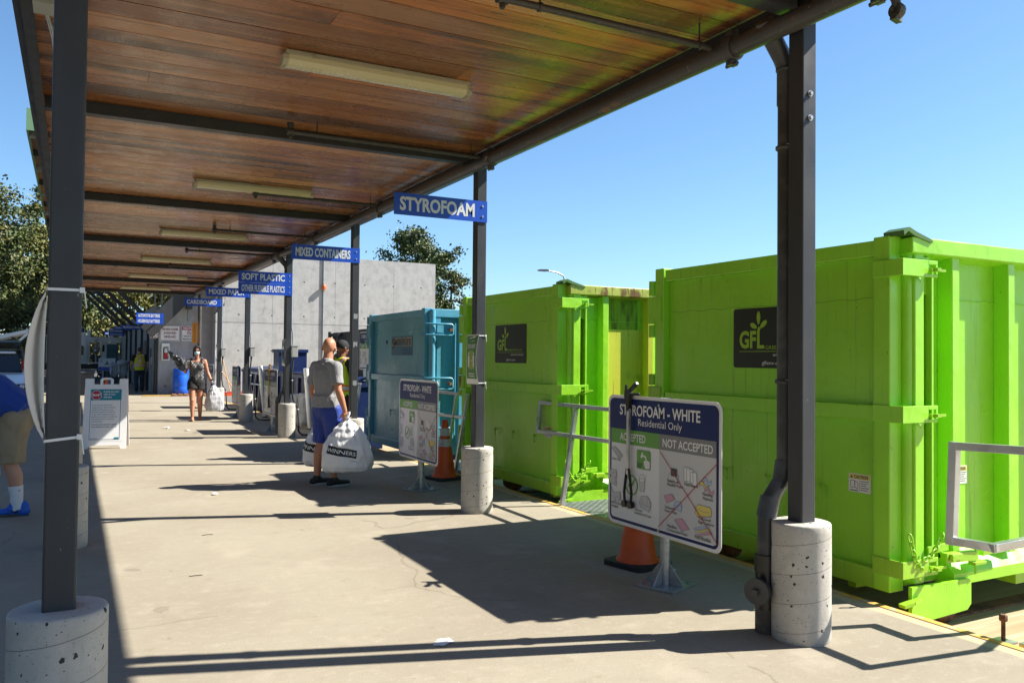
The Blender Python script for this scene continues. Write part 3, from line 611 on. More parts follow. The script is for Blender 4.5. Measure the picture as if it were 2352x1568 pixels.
for i,(y,t) in enumerate(((9.77,"second fluorescent light from the camera, one end crossed by a sprinkler branch"),(13.9,"third fluorescent light from the camera, with a branch pipe across it"),(17.95,"fourth fluorescent light from the camera"),(21.9,"fifth fluorescent light from the camera, small"),(25.9,"farthest fluorescent light, at the canopy's end"))):
    dup(L0,(1.15,y,CZ-.002),0,t)

# sprinkler main, couplings, branches
PX=3.33
def pz(y): return 3.262+.0052*(y-2)
o=thing("sprinkler_main","long dark sprinkler main pipe with rust streaks, hung along the canopy edge","pipe",(PX,0,0))
mb=MB(); mb.tube([(0,y,pz(y)) for y in (-2,3,8,13,18,23,27)],.056,24)
mb.build("pipe",M_PIPE,o)
for y in (2.62,3.60,6.72,9.80,12.86,15.9,18.9,21.9,24.9):
    mb=MB(); z=pz(y); mb.lathe([(.062,-.035),(.072,-.03),(.074,0),(.072,.03),(.062,.035)],(0,y,z),24,0,True,'y')
    for s in(-1,1): mb.bx(-.028,.028,y-.022,y+.022,z+s*.085-.014,z+s*.085+.014); mb.cyl((0,y-.045*1,z+s*.092),.011,-.09,8,0,'y')
    mb.build("coupling",M_PIPE,o,bevel=.003)
br=[(3.72,1.9,"sprinkler branch pipe nearest the camera, cut by the picture's top edge"),(6.85,1.55,"sprinkler branch pipe just ahead of the STYROFOAM sign's beam"),(9.75,1.82,"sprinkler branch pipe crossing the second fluorescent light"),(13.0,1.84,"sprinkler branch pipe crossing the third fluorescent light"),(15.9,1.78,"sprinkler branch pipe below the fourth beam"),(18.95,1.8,"sprinkler branch pipe beside the fourth fluorescent light"),(21.95,1.8,"sprinkler branch pipe crossing the fifth fluorescent light"),(24.95,1.8,"farthest sprinkler branch pipe, near the canopy's end")]
for y,x0,lab in br:
    o=thing("sprinkler_branch",lab,"pipe",(PX,y,pz(y)),0,"sprinkler branch pipes"); zz=.035
    mb=MB(); mb.tube([(x0-PX,0,zz),(-.04,0,zz)],.0195,12); mb.tube([(x0-PX,0,zz-.0),(x0-PX,0,zz+.055)],.022,12); mb.lathe([(.028,0),(.028,.03)],(x0-PX,0,zz+.045),12); mb.lathe([(.03,-.03),(.03,.03)],(x0-PX,0,zz),12,0,True,'x')
    mb.lathe([(.012,0),(.018,.02),(.004,.035)],(x0-PX,0,zz-.055),10); mb.build("pipe",M_DARK,o)
    for hx in (x0-PX+.22,-.14):
        mb=MB(); mb.tube([(hx,0,zz+.02),(hx,0,CZ-pz(y))],.005,6); mb.lathe([(.026,-.008),(.026,.008)],(hx,0,zz),14,0,True,'x',False); mb.build("hanger_rod",M_DARK,o)
# short valve stub at the top right corner
mb=MB(); mb.tube([(0,0,0),(.05,0,-.05),(.06,0,-.09)],.022,10); mb.lathe([(.035,-.02),(.04,0),(.035,.02)],(.06,0,-.10),12,0,True,'x'); mb.bar((.02,0,-.1),(.12,.03,-.07),.014); mb.bar((.03,0,-.13),(.09,.01,-.135),.03)
o=mb.build("pipe_valve",M_DARK); o.location=(3.38,2.60,pz(2.6)-.02); tag(o,"small black valve stub hanging under the main pipe at the top edge","valve")
# conduit at the driveway side
o=thing("electrical_conduit","thin grey conduit with a junction box beside the closest dark post's top","conduit",(-.16,0,0))
mb=MB(); mb.tube([(0,2.2,CZ-.06),(0,4.95,CZ-.06)],.013,8); mb.tube([(0,5.15,CZ-.1),(.03,5.4,CZ-.15),(.06,5.5,CZ-.35),(.06,5.52,2.3)],.012,8); mb.build("conduit_run",M_GALV,o)
mb=MB(); mb.bx(-.06,.08,4.95,5.12,CZ-.13,CZ-.01); mb.build("junction_box",M_BOXG,o,bevel=.004)
# rain downpipe
def downpipe(x,y,label,cleanout=True):
    o=thing("rain_downpipe",label,"downpipe",(x,y,0))
    mb=MB(); mb.tube([(-.19,-.02,3.33),(-.15,-.015,3.28),(-.03,0,3.16),(0,0,3.10),(0,0,2.9)],.052,20); mb.tube([(0,0,2.95),(0,0,.93),(-.01,0,.84),(-.10,.01,.72),(-.13,.012,.66),(-.13,.012,.06)],.047,20)
    mb.build("pipe",M_PVC,o)
    for z,xx in((3.10,0),(2.66,0),(1.36,0)):
        mb=MB(); mb.lathe([(.053,-.012),(.058,-.008),(.058,.008),(.053,.012)],(xx,0,z),20); mb.build("pipe_collar",M_PVC,o)
    for p,q in(((0,0,.92),(-.02,0,.82)),((-.10,.01,.73),(-.131,.012,.62))):
        mb=MB(); mb.tube([p,q],.055,20); mb.build("pipe_elbow",M_PVC,o)
    if cleanout:
        mb=MB(); mb.tube([(-.13,.012,.42),(-.13,.012,.36),(-.13,.012,.33)],.062,22); mb.tube([(-.13,.012,.34),(-.13,.012,.13)],.057,22); mb.build("pipe_socket",M_BLACK,o)
        mb=MB(); dx,dy=-.93,-.37; mb.tube([(-.13,.012,.24),(-.13+dx*.1,.012+dy*.1,.24)],.052,20); mb.tube([(-.13+dx*.09,.012+dy*.09,.24),(-.13+dx*.125,.012+dy*.125,.24)],.070,22); mb.bar((-.13+dx*.12,.012+dy*.12,.24),(-.13+dx*.15,.012+dy*.15,.24),.03,.03); mb.build("cleanout_cap",M_PVC,o)
        mb=MB(); mb.tube([(-.13,.012,.13),(-.13,.012,.0)],.058,20); mb.build("pipe_foot",mat("grimy_pipe_foot",(.07,.062,.052),.8,layers=[(14,(.16,.14,.11),.5,.7,5,I)]),o)
    return o
downpipe(3.495,3.345,"dark grey rain downpipe with a black cleanout tee beside the closest lit post")
downpipe(3.46,Yk(4)+.13,"thin dark downpipe with a slanted top behind the SOFT PLASTIC sign's post",False)

# overhead blue signs
def overhead(y,rows,label,x0=2.565,x1=3.512,z1=2.985,hh=.205,mats=None):
    o=thing("overhead_sign",label,"overhead sign",(0,y,0),0,"blue overhead material signs")
    z=z1
    for s,bold,cond,wf in rows:
        mb=MB(); xf=XFf((x0,0,z-hh)); W=x1-x0
        mb.prism([(0,.001),(W,.001),(W,hh-.001),(0,hh-.001)],xf,0,.006); mb.build("sign_panel",M_BLUE,o)
        mb=MB(); mb.text(s,xf,.055+W*0,hh*.52,w=W*wf,h=hh*cond,d=.0075,bold=bold,al='L'); mb.build("lettering",M_LETTER,o)
        for q in(.27,.75):
            mb=MB(); c=xf(W-.05,hh*q,.006); mb.cyl(c,.011,.007,10,0,'y'); mb.build("bolt",M_GALV,o)
        z-=hh
    return o
overhead(Yk(2)-.056,[("STYROFOAM",.035,.64,.80)],"blue overhead sign reading STYROFOAM")
overhead(Yk(3)-.056,[("MIXED CONTAINERS",.035,.60,.80)],"blue overhead sign reading MIXED CONTAINERS",z1=2.985)
overhead(Yk(4)-.056,[("SOFT PLASTIC",.035,.58,.80),("OTHER FLEXIBLE PLASTICS",.03,.58,.80)],"two-row blue overhead sign reading SOFT PLASTIC and OTHER FLEXIBLE PLASTICS")
overhead(Yk(5)-.056,[("MIXED PAPER",.03,.56,.80)],"blue overhead sign reading MIXED PAPER")
overhead(Yk(6)-.056,[("CARDBOARD",.035,.56,.80)],"blue overhead sign reading CARDBOARD")
# ================= instruction signs on stands (they face the walkway)
def icons(mb,xf,d,full=True):
    # material slots: 0 line,1 white,2 pale grey,3 pink,4 pale blue,5 yellow,6 green,7 dark,8 red
    off=[0]
    def shape(pts,fill,w=.0035,cl=True):
        off[0]=(off[0]+.00016)%.0008; mb.flat(pts,xf,d+off[0],fill); mb.line(pts,w,xf,d+.0012+off[0]*.2,0,cl)
    def at(pts,x,y,s=1): return [(x+p*s,y+q*s) for p,q in pts]
    box=[(-.045,-.03),(.02,-.05),(.05,-.02),(.05,.03),(-.02,.05),(-.045,.02)]
    # accepted: tray, cushions, cup, clamshell
    tray=[(-.065,.035),(-.03,.055),(.065,-.02),(.03,-.055)]
    shape(at(tray,-.47,.60),2); mb.line(at([(p*.75,q*.75) for p,q in tray],-.47,.60),.002,xf,d+.0014,0,True)
    for q in range(5): mb.line([(-.50+.017*q,.617-.010*q),(-.475+.017*q,.595-.010*q)],.0015,xf,d+.0014,0)
    shape(at([(-.035,.07),(.03,.08),(.045,.06),(.045,.0),(.02,.01),(.045,-.03),(.04,-.07),(-.03,-.05),(-.04,-.01),(-.015,.02),(-.035,.03)],-.52,.36),2)
    mb.line([(-.555,.42),(-.52,.405),(-.475,.42)],.0025,xf,d+.0014,0); mb.line([(-.555,.33),(-.50,.315),(-.475,.33)],.0025,xf,d+.0014,0)
    shape(at([(-.05,.07),(-.03,.02),(.055,.04),(.055,-.04),(.03,-.05),(.03,-.01),(.0,-.02),(.0,-.06),(-.03,-.07),(-.03,-.03),(-.055,-.02)],-.485,.205),2)
    shape(at([(-.032,.055),(.032,.055),(.022,-.06),(-.022,-.06)],-.18,.355),2); mb.flat(circle(.032,-.18,.41,16,1),xf,d+.0013,1); mb.line(circle(.032,-.18,.41,16,1),.003,xf,d+.0016,0,True)
    shape(at([(-.06,.0),(-.045,.06),(.02,.07),(.055,.03),(.06,-.02),(.04,-.065),(-.05,-.04)],-.145,.195),2); mb.line(at([(-.06,.0),(-.02,-.01),(.06,-.02)],-.145,.195),.003,xf,d+.0014,0); mb.line(at([(-.03,-.005),(-.02,.05)],-.145,.195),.002,xf,d+.0014,0); mb.line(at([(.03,-.015),(.02,.07)],-.145,.195),.002,xf,d+.0014,0)
    # please rinse tile
    mb.flat(rrect(.15,.17,.015,-.165,.575),xf,d,0); mb.flat(rrect(.142,.162,.013,-.165,.575),xf,d+.0012,6)
    mb.flat(at([(-.015,.05),(-.005,.05),(-.005,.03),(.03,.02),(.035,-.01),(.02,-.01),(.018,.008),(-.005,.014),(-.015,.0),(-.03,.0),(-.03,.012)],-.165,.59),xf,d+.0022,1)
    mb.flat(at([(-.02,.03),(.01,.045),(.045,.03),(.045,-.03),(.0,-.035),(-.015,-.01)],-.14,.535),xf,d+.0022,1)
    mb.text("PLEASE\nRINSE",xf,-.205,.525,w=.062,h=.042,d=d+.0026,m=7,bold=.02)
    # tick in a ring
    n=28; ro=[(-.30+.075*math.cos(2*math.pi*i/n)*.9,.33+.085*math.sin(2*math.pi*i/n)) for i in range(n)]
    mb.line(ro,.012,xf,d,6,True); mb.line([(-.335,.335),(-.31,.295),(-.262,.39)],.014,xf,d+.001,6)
    # not accepted
    shape(at(box,.145,.47),2); mb.flat(at([(-.03,-.035),(.03,-.035),(.03,.03),(-.03,.03)],.155,.52),xf,d+.0024,7)
    for a,b_ in((-.025,.01),(.0,.0),(.035,-.02)): shape(at([(-.03,.05),(.03,.055),(.035,-.055),(-.025,-.06)],.305+a,.515+b_),1)
    for c,x,y in((4,.465,.50),(5,.44,.462),(3,.485,.425)):
        pts=[(x-.04+.08*i/8,y+.018*math.sin(i*.8)+.012) for i in range(9)]+[(x+.04-.08*i/8,y+.018*math.sin((8-i)*.8)-.016) for i in range(9)]
        shape(pts,c,.003)
    shape(at([(-.06,.02),(.02,.05),(.05,.01),(-.03,-.035)],.115,.285),3); shape(at([(-.035,.0),(-.02,.035),(.03,.04),(.045,.005),(.035,-.04),(-.025,-.025)],.19,.245),4); mb.line(at([(-.035,.0),(.045,.005)],.19,.245),.0025,xf,d+.0016,0)
    shape(at([(-.07,.025),(-.05,.055),(.06,.05),(.075,.01),(.06,-.02),(-.05,-.045),(-.075,-.02)],.435,.245),5); mb.line(at([(-.07,.02),(.0,.005),(.07,.012)],.435,.245),.0025,xf,d+.0016,0)
    for q in range(5): mb.line(at([(-.05+.025*q,-.035+.005*q),(-.04+.025*q,-.052+.006*q),(-.03+.025*q,-.032+.006*q)],.435,.245),.0025,xf,d+.0016,0)
    shape(at([(-.07,.03),(.0,.05),(.07,-.02),(.0,-.045)],.235,.10),3); shape(at([(-.07,.03),(.0,-.045),(.0,-.058),(-.07,.015)],.235,.10),4)
    for c,a,b_ in((4,-.012,.035),(5,.0,.012),(3,.014,-.012)): shape(at([(-.07,-.02),(-.06,-.03),(.07,.02),(.06,.035)],.43+a,.085+b_),c,.003)
    for s,u,v,w_,h_ in(("Foam Trays",-.475,.525,.10,.026),("Foam Cushion\nPackaging",-.475,.105,.135,.058),("Take-out\nContainers & Cups",-.17,.095,.185,.058),("Squishy or\nFlexible Foam",.165,.415,.155,.058),("Foam Sheets",.32,.43,.125,.026),("Packing\nPeanuts",.475,.365,.09,.058),("Coloured\nFoam Trays",.125,.185,.12,.058),("Coloured\nEgg Cartons",.46,.165,.14,.058),("Pink/Blue\nConstruction Foam",.19,.035,.20,.056),("Pool Noodles",.43,.025,.14,.028)):
        mb.text(s,xf,u,v+.012,w=w_,h=h_,d=d+.0026,m=7,bold=.012)
    mb.line([(.012,.675),(.565,.02)],.006,xf,d+.0036,8); mb.line([(.56,.655),(.0,.03)],.006,xf,d+.0038,8)
ICM=[M_LINE,M_WHITE,M_LGREY,M_PINK,M_LBLUE,M_YEL,M_GREENS,M_INK,M_RED]
def board(o,xf,W=1.17,H=.90,title="STYROFOAM - WHITE",sub="Residential Only",full=True,half=False):
    mb=MB(); mb.prism(rrect(W,H,.055,0,H/2),xf,0,.004); mb.build("sign_panel",M_WHITE,o)
    mb=MB(); f=rrect(W-.045,H-.045,.045,0,H/2)
    mb.flat(f,xf,.0052,0); mb.flat(rrect(W-.085,H-.085,.03,0,H/2),xf,.0064,1)
    w=W/2-.0225
    top=[p for p in f if p[1]>H-.235]
    hd=rrect(W-.045,H-.045,.045,0,H/2); hd=[(u,max(v,H-.235)) for u,v in hd if v>H/2]; hd=[(-w,H-.235),(w,H-.235)]+hd
    mb.flat(sorted_poly(hd),xf,.0075,0)
    mb.rect(-w+.018,0,H-.335,H-.235,xf,.0086,2); mb.rect(0,w-.018,H-.335,H-.235,xf,.0086,3); mb.rect(0,w-.02,.05,H-.335,xf,.0075,4)
    mb.build("sign_face",[M_NAVY,M_WHITE,M_GREENS,M_GREYS,M_LGREY],o)
    mb=MB(); mb.text(title,xf,-.02,H-.098,w=W*.72,h=.075,d=.0095,m=0,bold=.022); mb.text(sub,xf,0,H-.182,w=W*.39,h=.062,d=.0095,m=0)
    mb.text("ACCEPTED",xf,-w/2-.01,H-.285,w=W*.25,h=.055,d=.0098,bold=.02); mb.text("NOT ACCEPTED",xf,w/2-.005,H-.288,w=W*.41,h=.055,d=.0098,bold=.02)
    mb.build("lettering",M_WHITE,o)
    mb=MB(); icons(mb,(lambda u,v,d:xf(u,v*.76+.04,d)),.0098) ; mb.build("pictograms",ICM,o)
    for u,v in((0,.035),(0,H-.05)):
        mb=MB(); c=xf(u,v,.004); mb.cyl((c[0],c[1],c[2]),.010,-.012,10,0,'x'); mb.build("bolt",M_GALV,o)
def sorted_poly(p):
    cx=sum(a for a,b in p)/len(p); cy=sum(b for a,b in p)/len(p)
    return sorted(p,key=lambda q:math.atan2(q[1]-cy,q[0]-cx))
def info_sign(x,y,label,title="STYROFOAM - WHITE",sub="Residential Only",z0=.325,off=0,face=True):
    o=thing("instruction_sign",label,"information sign",(x,y,0),0,"instruction signs on stands")
    xf=XFm((-.045,off,z0)); board(o,xf,title=title,sub=sub)
    mb=MB(); mb.tube([(0,0,.012),(0,0,z0+.9)],.036,18); mb.build("stand_pole",M_GALV,o)
    mb=MB(); mb.bx(-.15,.15,-.15,.15,0,.012)
    for dx,dy in((1,0),(-1,0),(0,1),(0,-1)):
        q=Vector((dx,dy,0)); s=q.cross(Vector((0,0,1)))*.004
        P=[q*.036+Vector((0,0,.012)),q*.14+Vector((0,0,.012)),q*.14+Vector((0,0,.025)),q*.036+Vector((0,0,.15))]
        mb.add([p+s for p in P]+[p-s for p in P],[(0,1,2,3),(7,6,5,4),(0,4,5,1),(1,5,6,2),(2,6,7,3),(3,7,4,0)])
    for a in(-.11,.11):
        for b_ in(-.11,.11): mb.cyl((a,b_,.012),.012,.014,6)
    ob=mb.build("base_plate",M_GALV,o,bevel=.002); ob.rotation_euler=(0,0,R(20))
    return o
info_sign(3.45,4.335,"large STYROFOAM - WHITE instruction sign closest to the camera, black litter picker on it")
s2=info_sign(3.46,8.66,"STYROFOAM - WHITE instruction sign beside the cone with reflective collars, by the teal container")
info_sign(3.46,16.45,"instruction sign behind the SOFT PLASTIC post's pier, mustard litter picker on it","PLASTIC BAGS & OVERWRAP")
info_sign(3.50,20.5,"narrow-looking instruction sign behind the MIXED PAPER sign's post, a blue card on it","MIXED PAPER")
info_sign(3.52,24.9,"farthest instruction sign, partly behind the walking woman","CARDBOARD")
# a flat sign fixed on the dark compactor
o=thing("instruction_sign","instruction sign headed OTHER FLEXIBLE, cut off by the teal container's edge","information sign",(5.10,15.57,0),0,"instruction signs on stands")
board(o,XFm((0,0,1.225)),W=1.17,H=.75,title="OTHER FLEXIBLE PLASTICS")
for s in(-.35,.35):
    mb=MB(); mb.bx(.006,.05,s-.025,s+.025,-.25,1.9); mb.build("leg",M_GALV,o)
def picker(x,y,z,mt,label):
    o=thing("litter_picker",label,"litter picker",(x,y,z)); 
    mb=MB(); mb.bar((0,0,.06),(0,.004,-.50),.016,.024); mb.build("shaft",M_ALU if mt is M_BLACK else mt,o)
    mb=MB(); mb.prism([(-.035,.03),(-.03,.075),(.02,.08),(.03,.05),(.01,-.06),(-.005,-.07)],lambda u,v,d:(d,-u,v),-.014,.014); mb.bar((0,-.01,.07),(-.0,-.095,.125),.024,.022); mb.bar((.0,-.02,.045),(.0,-.12,.05),.016,.02); mb.bar((-.0,.03,.05),(0,.03,.11),.012,.02)
    mb.build("handle",mt,o,bevel=.003)
    for s in(-1,1):
        mb=MB(); mb.tube([(0,.004+s*.008,-.46),(0,.004+s*.028,-.54),(0,.004+s*.042,-.63),(0,.004+s*.036,-.68)],.011,8,flat=.6); mb.build("jaw",M_RUBBER,o)
        mb=MB(); mb.cyl((-.016,.004+s*.034,-.705),.024,.03,14,0,'x'); mb.build("suction_cup",M_BLACK,o)
    return o
picker(3.372,4.64,1.19,M_BLACK,"black-handled litter picker hung over the top edge of the closest instruction sign")
picker(3.385,16.45,1.20,mat("mustard_plastic",(.42,.25,.03),.45),"mustard-coloured litter picker hung on the sign behind the SOFT PLASTIC post's pier")
mb=MB(); xf=XFm((0,0,0)); mb.prism(rrect(.2,.46,.02,0,.23),xf,0,.01,1,1); mb.rect(-.085,.085,.1,.43,xf,.0115,0); mb.rect(-.06,.06,.22,.40,xf,.013,2)
o=mb.build("hanging_card",[M_BLUE,M_BLACK,M_LBLUE]); o.location=(3.43,20.1,.78); tag(o,"small blue card in a black holder hung on the narrow-looking instruction sign","card")
mb=MB(); mb.prism(rrect(.28,.42,.01,0,.21),XFm((0,0,0)),0,.004); o=mb.build("paper_notice",M_PAPER); o.location=(3.47,9.26,.62); tag(o,"white paper notice behind the far edge of the second STYROFOAM instruction sign","notice")
mb=MB(); mb.text("NOTICE",XFm((0,0,0)),0,.36,w=.2,h=.04,d=.006,bold=.02); mb.build("print",M_INK,o)

# ================= traffic cones
def cone(x,y,s,label,collars):
    o=thing("traffic_cone",label,"traffic cone",(x,y,0),R(12),"orange traffic cones"); o.scale=(s,s,s)
    mb=MB(); mb.prism(rrect(.37,.37,.05),lambda u,v,d:(u,v,d),0,.035); mb.build("base",M_RUBBER,o,bevel=.01)
    mb=MB(); H=.72
    def rad(z): return .138-(z-.035)*(.138-.032)/(H-.035)
    mb.lathe([(.158,.036),(.156,.045),(.142,.055),(rad(.07),.07)]+[(rad(.07+.65*i/12),.07+.65*i/12) for i in range(1,13)]+[(.022,H+.004)],(0,0,0),40); mb.build("cone_body",M_ORANGE,o)
    if collars:
        for a,b_ in((.40,.49),(.53,.62)):
            mb=MB(); mb.lathe([(rad(a)+.002,a),(rad(b_)+.002,b_)],(0,0,0),40,caps=False); mb.build("reflective_collar",M_REFL,o)
    return o
cone(3.62,4.86,1.0,"orange traffic cone with a black base, half hidden behind the closest instruction sign",False)
cone(4.02,9.30,1.0,"orange traffic cone with two scuffed reflective collars beside the teal container",True)
cone(1.10,34.0,.9,"small orange traffic cone far off in the shaded passage",False)

# ================= roll-off containers
def chain(o,pts,name="chain",m=M_LIMED):
    mb=MB(); n=len(pts)
    for i in range(n-1):
        a=Vector(pts[i]);b_=Vector(pts[i+1]);d=(b_-a);l=d.length*.72;d.normalize()
        x=d.cross(Vector((0,1,.3)) if i%2 else Vector((1,.2,0))).normalized(); c=(a+b_)/2; ring=[]
        for k in range(10):
            t=2*math.pi*k/10; ring.append(c+d*(math.cos(t)*l)+x*(math.sin(t)*.013))
        mb.tube(ring,.0055,6,closed=True)
    mb.build(name,m,o)
def gfl(xf,w=.78,h=.45):
    mb=MB(); d=.004; mb.prism(rrect(w,h,.022,0,0),xf,0,.003,0)
    u0=-w/2
    mb.text("GF",xf,u0+.065,-.012,w=.175,h=.135,d=d,m=1,bold=.035,al='L')
    lx=u0+.268; mb.flat([(lx-.018,-.08),(lx+.055,-.08),(lx+.055,-.055),(lx+.008,-.055),(lx+.008,.05),(lx+.02,.075),(lx-.006,.085),(lx-.018,.05)],xf,d,1)
    for an,ox,oy,l in((90,-.004,.10,.10),(155,-.02,.075,.075),(38,.012,.075,.085)):
        a=R(an); pts=[]
        for i in range(14):
            t=2*math.pi*i/14; p=l/2*(1-math.cos(t)); q=.021*math.sin(t)*abs(math.sin(t/2))**.3
            pts.append((lx+ox+p*math.cos(a)-q*math.sin(a),oy+p*math.sin(a)+q*math.cos(a)))
        mb.flat(pts,xf,d,1)
    mb.text("GREEN FOR LIFE",xf,u0+.335,-.072,w=.345,h=.026,d=d,m=1,bold=0,al='L'); mb.rect(u0+.06,w/2-.07,-.103,-.099,xf,d,1)
    mb.text("environmental",xf,w/2-.07,-.125,w=.30,h=.022,d=d,m=2,al='R'); mb.text("gflenv.com",xf,.02,-.19,w=.22,h=.035,d=d,m=2)
    return mb
def caution(xf):
    mb=MB(); mb.prism([(-.085,-.06),(.085,-.06),(.085,.06),(-.085,.06)],xf,0,.002,0); mb.rect(-.08,.08,.025,.056,xf,.003,1); mb.text("CAUTION",xf,.012,.04,w=.105,h=.022,d=.004,m=2,bold=.04)
    mb.flat([(-.072,.03),(-.05,.03),(-.061,.05)],xf,.004,2); mb.line([(-.07,.012),(-.04,.015),(-.035,-.03),(-.068,-.034)],.003,xf,.003,2,True); mb.line([(-.035,.012),(-.012,.0),(-.012,-.04),(-.035,-.03)],.003,xf,.003,2,True); mb.rect(-.001,.001,-.055,.022,xf,.003,2)
    for q in range(5): mb.rect(.008,.072-.01*(q%3),.012-.014*q,.016-.014*q,xf,.003,2)
    mb.rect(-.075,-.01,-.053,-.047,xf,.003,2); return mb
def container(y0,label,W=2.36,L=6.4,P=M_LIME,P2=M_LIMEG,rail=M_LIME,style='lime',logo=True,ztop=2.25,stain=False):
    o=thing("rolloff_container",label,"waste container",(4.55,y0,0),0,"open-top roll-off containers")
    zb,zt=.05,ztop
    # walls (open top)
    mb=MB(); mb.bx(.12,L,.06,.09,zb+.02,zt-.02); mb.build("side_wall",P,o)
    mb=MB(); mb.bx(.12,L,W-.09,W-.06,zb+.02,zt-.02); mb.build("side_wall",P,o)
    mb=MB(); mb.bx(L-.03,L,.09,W-.09,zb+.02,zt-.02); mb.build("end_wall",P,o)
    mb=MB(); mb.bx(.06,L-.03,.09,W-.09,zb,zb+.06); mb.build("floor_plate",P2,o)
    mb=MB()
    if style!='blue':
        mb.add([(.02,-.075,zt+.002),(L,-.075,zt+.002),(L,.085,zt-.006),(.02,.085,zt-.006),(.02,-.075,zt-.1),(L,-.075,zt-.1),(L,.085,zt-.12),(.02,.085,zt-.12)],[(0,1,2,3),(7,6,5,4),(0,4,5,1),(2,6,7,3),(0,3,7,4),(1,5,6,2)])
    else: mb.bx(.02,L,-.04,.10,zt-.12,zt)
    mb.bx(.02,L,W-.085,W+.06,zt-.11,zt); mb.build("top_rail",rail,o,bevel=.008)
    mb=MB(); mb.add([(.45,-.055,zb+.07),(L,-.055,zb+.07),(L,.062,zb+.20),(.45,.062,zb+.20),(.45,-.055,zb-.0),(L,-.055,zb-.0),(L,.08,zb-.0),(.45,.08,zb-.0)],[(0,1,2,3),(0,4,5,1),(4,7,6,5),(0,3,7,4),(1,5,6,2)]); mb.bx(.45,L,W-.08,W+.05,zb,zb+.15); mb.build("bottom_rail",P,o)
    x=.45
    step=.60 if style!='blue' else .9
    i=0
    while x<L-.2:
        mb=MB(); 
        if stain and i==0: pass
        mb.bx(x,x+.075,-.045+.0,.061,zb+.15,zt-.10); mb.build("rib",P if not(stain and i==1) else M_STAIN,o,bevel=.006); x+=step; i+=1
    if stain:
        mb=MB(); mb.bx(.53,1.045,.055,.0605,zb+.2,1.80); mb.build("wall_patch",M_STAIN,o); mb=MB(); mb.bx(.535,.98,.054,.0603,1.802,zt-.12); mb.build("wall_patch",M_MOLD,o)
    # seam weld on the side
    mb=MB(); mb.tube([(x_*.05+.15,.058,1.885+.004*math.sin(x_*1.7)) for x_ in range(0,int((L-.3)/.05))],.005,5); mb.build("weld_seam",P,o)
    for xx in [1.2+1.2*q for q in range(4)]:
        mb=MB(); mb.bx(xx,xx+.12,.0,W,zb-.09,zb-.003); mb.build("cross_member",P2,o)
    # door
    dr=MB(); f=.135
    dr.bx(-.012,.045,f*.9,W-f*.9,zb+.05,zt-.03)
    d=dr.build("door",P,o)
    for a in((0,f),(W-f*.95,W)):
        mb=MB(); mb.bx(-.075,.055,a[0]+.015,a[1],zb+.0,zt+.012); mb.build("door_stile",P,d,bevel=.007)
    for z0,z1,mt in((zt-.105,zt-.006,P),(1.10,1.20,P),(zb,zb+.125,P2)):
        mb=MB(); mb.bx(-.07,.05,f-.004,W-f+.004,z0,z1); mb.build("door_rail",mt,d,bevel=.006)
    mb=MB(); mb.tube([(-.013,f+.02+(W-2*f-.04)*q/40,1.88+.006*math.sin(q*1.3)) for q in range(41)],.0035,5); mb.build("weld_seam",P2,d)
    # hinges on the far side
    for z0 in ((1.67,2.16),(.98,1.35),(.15,.6)):
        mb=MB(); a,b_=z0; mb.tube([(-.06,W+.055,a),(-.06,W+.055,a+(b_-a)*.22)],.032,14); mb.tube([(-.06,W+.055,a+(b_-a)*.24),(-.06,W+.055,a+(b_-a)*.72)],.036,14); mb.tube([(-.06,W+.055,a+(b_-a)*.74),(-.06,W+.055,b_)],.032,14)
        mb.bx(-.087,-.0755,W-.09,W+.05,a+(b_-a)*.27,a+(b_-a)*.7); mb.build("hinge",P2 if z0[0]<1 else P,o)
    # corner post and latch rod
    if style!='blue':
        mb=MB(); mb.bx(.075,.165,-.05,.06,zb+.05,zt-.08); mb.tube([(.068,-.0,zb+.1),(.068,-.0,zt-.02)],.035,12); mb.build("corner_post",P,o,bevel=.008)
        mb=MB(); mb.bx(.215,.235,-.065,-.02,.30,zt-.2); mb.bx(.17,.235,-.03,.06,zt-.35,zt-.11); mb.bx(.235,.262,-.02,.062,zb+.1,zt-.1); mb.build("latch_rod",P,o,bevel=.003)
        for z0,mt in((2.005,P),(1.10,P),(.155,P2)):
            z1=z0+.105; th=.012; mb=MB()
            mb.bx(-.088,-.0755,-.005,.13,z0,z1); mb.bx(-.088,.155,-.088,-.076,z0,z1); mb.bx(-.088,-.076,-.076,-.005,z0,z1)
            mb.bx(.155,.245,-.088,-.076,z0,z0+.02); mb.bx(.155,.245,-.088,-.076,z1-.025,z1); mb.bx(.225,.245,-.088,-.076,z0+.02,z1-.025)
            s=mb.build("latch_strap",mt,o,bevel=.003)
            mb=MB(); mb.bx(.17,.205,-.14,-.03,z0+.035,z0+.055); mb.bx(.15,.29,-.112,-.098,z0+.036,z0+.052); mb.build("latch_pin",P2,s)
            mb=MB(); mb.add([(.06,-.0765,z0),(.12,-.0765,z0),(.09,-.0765,z0-.035),(.06,-.085,z0),(.12,-.085,z0),(.09,-.085,z0-.035)],[(0,1,2),(5,4,3),(0,2,5,3),(1,4,5,2)]); mb.build("gusset",mt,s)
        # top flap, a dark green flange
        mb=MB(); mb.prism([(-.07,.03),(-.03,.06),(.03,.035),(.20,.0),(.20,.02),(.05,.06),(-.02,.085),(-.075,.06)],lambda u,v,d:(u,d,zt-.03+v),-.085,.06); mb.build("top_flap",mat("dark_green_flap",(.06,.15,.02),.5),o,bevel=.004)
        # skirt plate, binder
        mb=MB(); mb.prism([(.0,-.13),(.54,-.105),(.58,-.07),(.58,.075),(.56,.09),(.0,.10)],lambda u,v,d:(u,d,v),-.085,-.06); mb.build("skirt_plate",P,o,bevel=.004)
